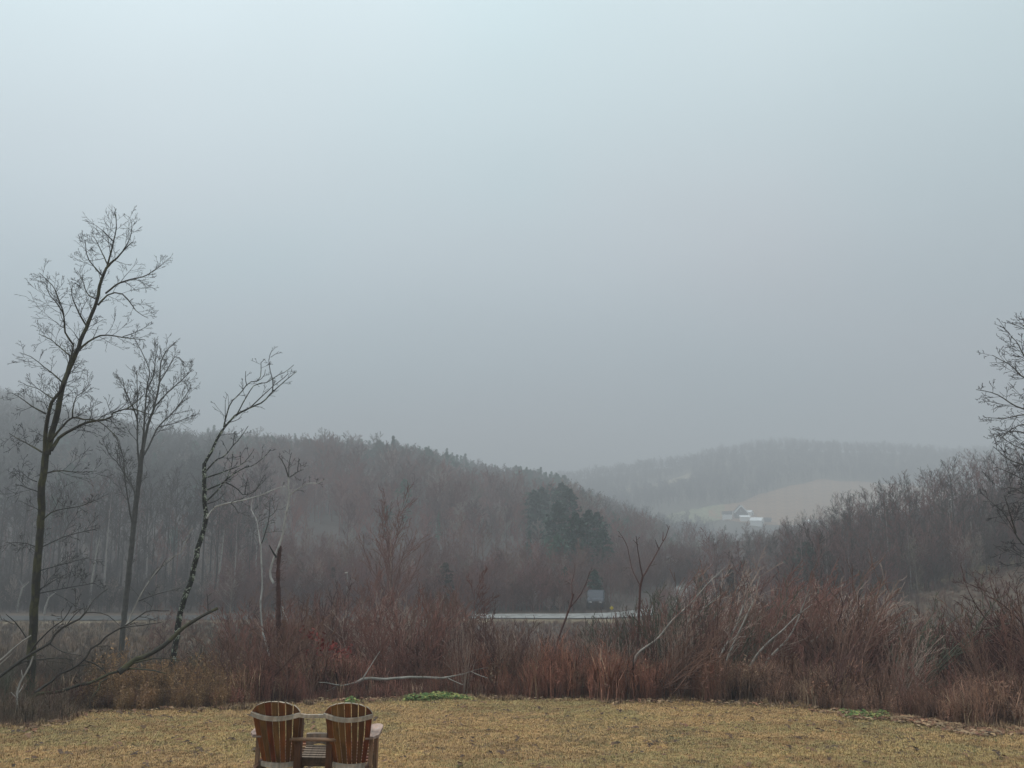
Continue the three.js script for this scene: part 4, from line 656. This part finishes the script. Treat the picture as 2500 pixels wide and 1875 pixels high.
{ // fine twiggy brush farther down the slope
  const S = [...SH.up, ...SH.whip].map((g) => [g, M.white, [], 'twigs']), T = TU.map((g) => [g, M.white, [], 'tufts']);
  for (let i = 0; i < 4200; i++) {
    const D = 21 + 47 * Math.pow(R(), 1.3), px = rr(-400, 2900), x = XU(px, D); const open = (px > 1130 && px < 1500 && D > 27) || (px > 2330 && px < 2520 && D > 34) ; if (open && R() < 0.85) continue; if (px < 560 && D > 24 && R() < 0.6) continue;
    const s = rr(0.3, 0.72) * (D < 34 ? 0.85 : 0.8); S[i % S.length][2].push({ x, y: land(x, -D) - 0.05, z: -D, s, turn: R() * 6.28, c: shade(px < 560 ? [0.1, 0.074, 0.056] : R() < 0.6 ? [0.13, 0.066, 0.054] : [0.14, 0.1, 0.08], 0.5) });
  }
  for (let i = 0; i < 26000; i++) { const D = 21 + 47 * R(), px = rr(-400, 2900), x = XU(px, D), n = fbm(x * 0.08 + 20, D * 0.08, 3); T[i % 3][2].push({ x, y: land(x, -D), z: -D, s: rr(0.2, 0.5), turn: R() * 6.28, c: shade(n > 0.55 ? [0.2, 0.14, 0.082] : px < 560 ? [0.18, 0.12, 0.075] : [0.175, 0.1, 0.07], 0.3) }); }
  scatter('slope_brush', 'twiggy brown brush and tall dead grass on the slope down to the road', 'brush', [...S, ...T]);
}
// shrub with red leaves
{
  const foot = P(790, 1690, 18.7), g = base('red_leaf_shrub', foot), st = new MB(), lf = new MB();
  const cl = [[754, 1548, 26], [795, 1573, 34], [803, 1585, 28], [827, 1598, 30], [765, 1600, 16], [775, 1562, 16], [838, 1590, 14]];
  cl.forEach(([a, b, n]) => { const c = P(a, b, 18.7 + rr(-0.4, 0.4)).sub(foot); const o = { seg: [0.15, 0.1], wander: [0.5, 0.6], up: [0.03, 0], n: [6, 0], t0: [0.5], ang: [0.7], ratio: [0.3], rr: 0.5, minR: 0.004, max: 1 }; grow(st, V(rr(-0.1, 0.1), 0, rr(-0.1, 0.1)), c, c.length() * 1.02, 0.012, 0, o);
    for (let i = 0; i < n; i++) { const q = c.clone().add(V(rr(-0.2, 0.2), rr(-0.16, 0.16), rr(-0.2, 0.2))), d = V(rr(-1, 1), rr(-1, 0.3), rr(-1, 1)).normalize().multiplyScalar(0.065), e = V(rr(-1, 1), rr(-1, 1), rr(-1, 1)).normalize().multiplyScalar(0.042); lf.quad(q.clone().sub(d), q.clone().add(e), q.clone().add(d), q.clone().sub(e)); } });
  st.build('stems', M.redDark, g); const l = lf.build('leaves', std(0.2, 0.03, 0.024, { side: THREE.DoubleSide }), g); l.userData.kind = 'stuff'; tag(g, 'shrub still holding clusters of bright red leaves, behind the left chair', 'shrub');
}
// green leafy weeds at the lawn edge
for (const [px0, px1, off0, off1, n, lab] of [[992, 1160, -0.55, 0.25, 1900, 'bright green and yellowish leafy weed patch at the lawn edge behind the chairs'], [2020, 2165, -0.4, 0.3, 620, 'green weed patch at the lawn edge on the right'], [855, 890, -0.5, 0, 150, 'tiny green weed clump just behind the right chair back']]) {
  const m = new MB(), y2 = new MB(), [fx, fy, fz] = spotBy((px0 + px1) / 2, 0), o = V(fx, fy, fz), g = base('weed_patch', o);
  for (let i = 0; i < n; i++) { const px = rr(px0, px1), t = (px - px0) / (px1 - px0), [x, y, z] = spotBy(px, rr(off0, off1)), c = V(x, y + 0.05 + rr(0, px0 > 2000 ? 0.12 : 0.14) * Math.sin(Math.PI * clamp(t * 0.8 + 0.15)), z).sub(o), a = R() * 6.28, s = rr(0.018, 0.045), d = V(Math.cos(a), rr(-0.3, 0.6), Math.sin(a)).multiplyScalar(s), e = V(-Math.sin(a), rr(-0.2, 0.5), Math.cos(a)).multiplyScalar(s * 0.75); (R() < 0.2 + 0.35 * t ? y2 : m).quad(c.clone().sub(d), c.clone().add(e), c.clone().add(d), c.clone().sub(e)); }
  const A = m.build('leaves', std(0.075, 0.125, 0.03), g), B = y2.build('yellow_leaves', std(0.27, 0.27, 0.08), g); A.userData.kind = B.userData.kind = 'stuff'; tag(g, lab, 'weeds', null, 'stuff');
}
// mown winter grass
{
  const G = [0, 1, 2, 3].map(() => tuftGeo(13, 1, 0.05, 0.95, 0.8)).map((g) => [g, M.white, [], 'blades']);
  for (let i = 0; i < 170000; i++) {
    const D = 5.5 + 13.2 * Math.pow(R(), 0.85), x = rr(-1, 1) * (3 + 0.82 * D); if (D > edgeD(x) + 0.1) continue; const z = -D, n = fbm(x * 0.5 + 3, z * 0.9 + 3, 3), n2 = fbm(x * 0.22 + 30, z * 0.5 + 9, 3), n3 = fbm(x * 1.7, z * 3.1, 3);
    let k = [0.6, 0.385, 0.175]; if (n2 > 0.58) k = [0.46, 0.34, 0.15]; if (n3 > 0.64) k = [0.4, 0.25, 0.11]; if (n > 0.67 && R() < 0.7) k = [0.58, 0.405, 0.17]; if (R() < 0.05) k = [0.2, 0.21, 0.08]; if (R() < 0.05) k = [0.27, 0.16, 0.09];
    G[i % 4][2].push({ x, y: lawnY(x, z), z, s: rr(0.022, 0.043), sy: rr(0.6, 1.2), turn: R() * 6.28, c: shade(k, 0.22) });
  }
  const L = LV.map((g) => [g, M.white, [], 'fallen_leaves']);
  for (let i = 0; i < 760; i++) { const D = 8 + 10 * R(), x = rr(-1, 1) * (2 + 0.8 * D); if (D > edgeD(x)) continue; L[i % 2][2].push({ x, y: lawnY(x, -D) + 0.03, z: -D, s: rr(0.4, 0.95), turn: R() * 6.28, c: shade(R() < 0.8 ? [0.085, 0.05, 0.03] : [0.17, 0.09, 0.05], 0.35) }); }
  scatter('lawn_grass', 'short straw-coloured winter grass with a few fallen leaves', 'grass', [...G, ...L]);
}

// ---------------------------------------------------------------- the double garden chair
R = rng(1234);
const woodTex = noiseTex(256, (x, y) => { const g = pf(x + 0.03 * pn(x, y, 4), y * 0.125, 32, 3), b = pf(x, y, 6, 4), s = pf(x + 0.5, y + 0.2, 48, 2); const v = (0.62 + 0.38 * g) * (0.7 + 0.45 * b); return [v, v * (0.92 + 0.12 * s), v * (0.86 + 0.2 * s)]; });
const wood = (r, g, b, rough = 0.55) => std(r, g, b, { map: woodTex, bumpMap: woodTex, bumpScale: 0.0015, roughness: rough });
const CW = { slats: [wood(0.42, 0.14, 0.034, 0.45), wood(0.3, 0.066, 0.018, 0.45), wood(0.33, 0.17, 0.058, 0.45), wood(0.24, 0.1, 0.034, 0.45), wood(0.43, 0.22, 0.066, 0.45)], rail: wood(0.82, 0.7, 0.57, 0.8), pale: wood(0.66, 0.48, 0.41, 0.8), post: wood(0.17, 0.065, 0.025), postLight: wood(0.45, 0.27, 0.16, 0.7), table: wood(0.5, 0.39, 0.31, 0.85), dark: wood(0.13, 0.07, 0.035, 0.8) };
{
  const D = 9.0, cx = -2.25, g = base('double_chair', V(cx, lawnY(cx, -D), -D), 0.02); g.rotation.z = -0.024; g.scale.setScalar(0.93);
  const put2 = (name, geo, mat, par = g) => meshed(name, geo, mat, par);
  const REC = 0.34;                                     // recline: metres back per metre up
  const bar = (pts, w, h, mat, name) => {               // flat board along a path
    const m = new MB(), n = pts.length; const ring = (i) => { const p = pts[i], t = V().subVectors(pts[Math.min(i + 1, n - 1)], pts[Math.max(i - 1, 0)]).normalize(), s = V(-t.z, 0, t.x).normalize(); return [[-w, -h], [w, -h], [w, h], [-w, h]].map(([a, b]) => p.clone().addScaledVector(s, a / 2).add(V(0, b / 2, 0))); };
    for (let i = 1; i < n; i++) { const a = ring(i - 1), b = ring(i); for (let k = 0; k < 4; k++) m.quad(a[k], b[k], b[(k + 1) % 4], a[(k + 1) % 4]); if (i === 1) m.quad(a[0], a[1], a[2], a[3]); if (i === n - 1) m.quad(b[3], b[2], b[1], b[0]); }
    return put2(name, m.geo(), mat);
  };
  const bow = (t) => 0.075 * (1 - t * t);               // the back bulges towards its rear
  for (const side of [-1, 1]) {
    const X = side * 0.432, N = 7;
    for (let i = 0; i < N; i++) {
      const t = (i + 0.5) / N * 2 - 1, tw = 0.0725, bw = 0.0445, xb = t * 0.19, xt = t * 0.29;
      const topY = (q) => 0.895 + 0.185 * Math.sqrt(Math.max(0, 1 - Math.pow(clamp(Math.abs(q) / 1.02), 2))), y0 = 0.27, th = 0.02;
      const pt = (q, f, dz) => { // q across -1..1 within the slat, f along
        const fw = lerp(bw, tw, f) / 2, tx = lerp(xb, xt, f), y = f < 1 ? lerp(y0, 0.86, f) : topY(t + q / N * 0.9); const ff = f < 1 ? f : 1; const yy = f < 1 ? y : y; return V(X + tx + q * fw, yy, 0.02 + (yy - y0) * REC + bow(t) * ff + dz);
      };
      const m = new MB(), fr = [0, 0.35, 0.7, 1];
      const qs = [-1, -0.33, 0.33, 1];
      for (let a = 0; a + 1 < fr.length; a++) for (let b = 0; b + 1 < qs.length; b++) { m.quad(pt(qs[b], fr[a], th), pt(qs[b + 1], fr[a], th), pt(qs[b + 1], fr[a + 1], th), pt(qs[b], fr[a + 1], th)); m.quad(pt(qs[b + 1], fr[a], 0), pt(qs[b], fr[a], 0), pt(qs[b], fr[a + 1], 0), pt(qs[b + 1], fr[a + 1], 0)); }
      for (let a = 0; a + 1 < fr.length; a++) { m.quad(pt(1, fr[a], th), pt(1, fr[a], 0), pt(1, fr[a + 1], 0), pt(1, fr[a + 1], th)); m.quad(pt(-1, fr[a], 0), pt(-1, fr[a], th), pt(-1, fr[a + 1], th), pt(-1, fr[a + 1], 0)); }
      const geo = m.geo(); { const p = geo.attributes.position, uv = geo.attributes.uv; for (let k = 0; k < p.count; k++) uv.setXY(k, (p.getX(k) + i * 0.37 + side) * 3, p.getY(k) * 1.1 + i * 0.21); }
      const sl = put2('slat', geo, CW.slats[[0, 2, 1, 2, 0, 3, 3, 0, 4, 2, 0, 3, 3, 1][i + (side > 0 ? 7 : 0)]]);
      const cp = new MB(); for (let b = 0; b + 1 < qs.length; b++) { const A = pt(qs[b], 1, -0.002), B = pt(qs[b + 1], 1, -0.002), C = pt(qs[b + 1], 1, th + 0.002), E = pt(qs[b], 1, th + 0.002), u = V(0, 0.006, 0); cp.quad(A.clone().add(u), E.clone().add(u), C.clone().add(u), B.clone().add(u)); cp.quad(E, C, C.clone().add(u), E.clone().add(u)); cp.quad(B, A, A.clone().add(u), B.clone().add(u)); }
      put2('weathered_top', cp.geo(), CW.rail, sl);
    }
    const arc = (y, hw, dz, sag = 0) => Array.from({ length: 13 }, (_, i) => { const t = i / 6 - 1; return V(X + t * hw, y - sag * (1 - t * t), 0.02 + (y - 0.27) * REC + bow(t) * lerp(0.3, 1, (y - 0.27) / 0.6) + dz); });
    bar(arc(0.918, 0.29, 0.045, 0.034), 0.04, 0.046, CW.rail, 'upper_rail').userData.label = 'bowed weathered upper rail';
    bar(arc(0.285, 0.2, 0.04, 0.015), 0.035, 0.05, CW.rail, 'lower_rail');
    // seat slats ahead of the back, front apron
    for (let k = 0; k < 7; k++) put2('seat_slat', box(0.5, 0.022, 0.06, X, 0.30 + 0.012 * k, -0.04 - 0.072 * k, 0.006), CW.slats[k % 5]);
    // inner post and outer legs
    put2('inner_post', box(0.075, 0.86, 0.11, side * 0.19, 0.43, 0.085, 0.006), CW.post);
    put2('front_leg', box(0.05, 0.6, 0.1, side * 0.70, 0.3, -0.26, 0.008), CW.postLight);
    put2('rear_leg', box(0.045, 0.62, 0.07, side * 0.685, 0.31, 0.06, 0.008), CW.postLight);
    put2('side_board', box(0.03, 0.13, 0.85, side * 0.655, 0.24, -0.1, 0.006).rotateX(0.06), CW.post);
    const s = new THREE.Shape(); s.moveTo(-0.05, -0.17); s.lineTo(0.04, -0.17); s.lineTo(0.095, -0.08); s.lineTo(0.095, 0.24); s.quadraticCurveTo(0.09, 0.34, 0.02, 0.34); s.quadraticCurveTo(-0.065, 0.33, -0.065, 0.25); s.closePath();
    const ag = new THREE.ExtrudeGeometry(s, { depth: 0.028, bevelEnabled: true, bevelSize: 0.006, bevelThickness: 0.005, bevelSegments: 2 }); ag.rotateX(-Math.PI / 2); if (side < 0) ag.scale(-1, 1, 1); ag.translate(side * 0.68, 0.615, 0);
    if (side < 0) { const a = ag.index?.array ?? null; if (!a) { const p = ag.attributes.position.array; for (let i = 0; i < p.length; i += 9) for (let k = 0; k < 3; k++) { const q = p[i + k]; p[i + k] = p[i + 3 + k]; p[i + 3 + k] = q; } ag.computeVertexNormals(); } }
    put2('armrest', ag, CW.pale);
  }
  const w = (y, z) => V(0, y, z);
  bar([V(-0.16, 0.905, 0.275), V(-0.06, 0.898, 0.285), V(0.05, 0.9, 0.285), V(0.16, 0.903, 0.275)], 0.035, 0.04, CW.rail, 'link_rail').userData.label = 'short straight rail linking both backs';
  put2('table_rail', new THREE.CylinderGeometry(0.021, 0.021, 0.56, 10).rotateZ(Math.PI / 2).translate(0, 0.60, 0.17), CW.postLight);
  for (let k = 0; k < 6; k++) put2('table_slat', box(0.33, 0.02, 0.036, 0, 0.345 + 0.012 * k, 0.02 - 0.044 * k, 0.005), CW.table);
  { const s = new THREE.Shape(); s.moveTo(-0.165, 0); s.lineTo(-0.11, 0); s.quadraticCurveTo(0, 0.075, 0.11, 0); s.lineTo(0.165, 0); s.lineTo(0.165, 0.14); s.quadraticCurveTo(0, 0.155, -0.165, 0.14); s.closePath(); put2('arched_board', new THREE.ExtrudeGeometry(s, { depth: 0.035, bevelEnabled: true, bevelSize: 0.005, bevelThickness: 0.005, bevelSegments: 1 }).translate(0, 0.405, -0.24), CW.table); }
  put2('table_apron', box(0.31, 0.1, 0.022, 0, 0.30, 0.03, 0.004), CW.dark);
  for (const s of [-1, 1]) put2('table_side', box(0.022, 0.12, 0.28, s * 0.145, 0.28, -0.1, 0.004), CW.dark);
  tag(g, 'varnished double garden chair with two fan backs and a small table between, seen from behind', 'garden chair');
}
renderer.render(scene, camera);
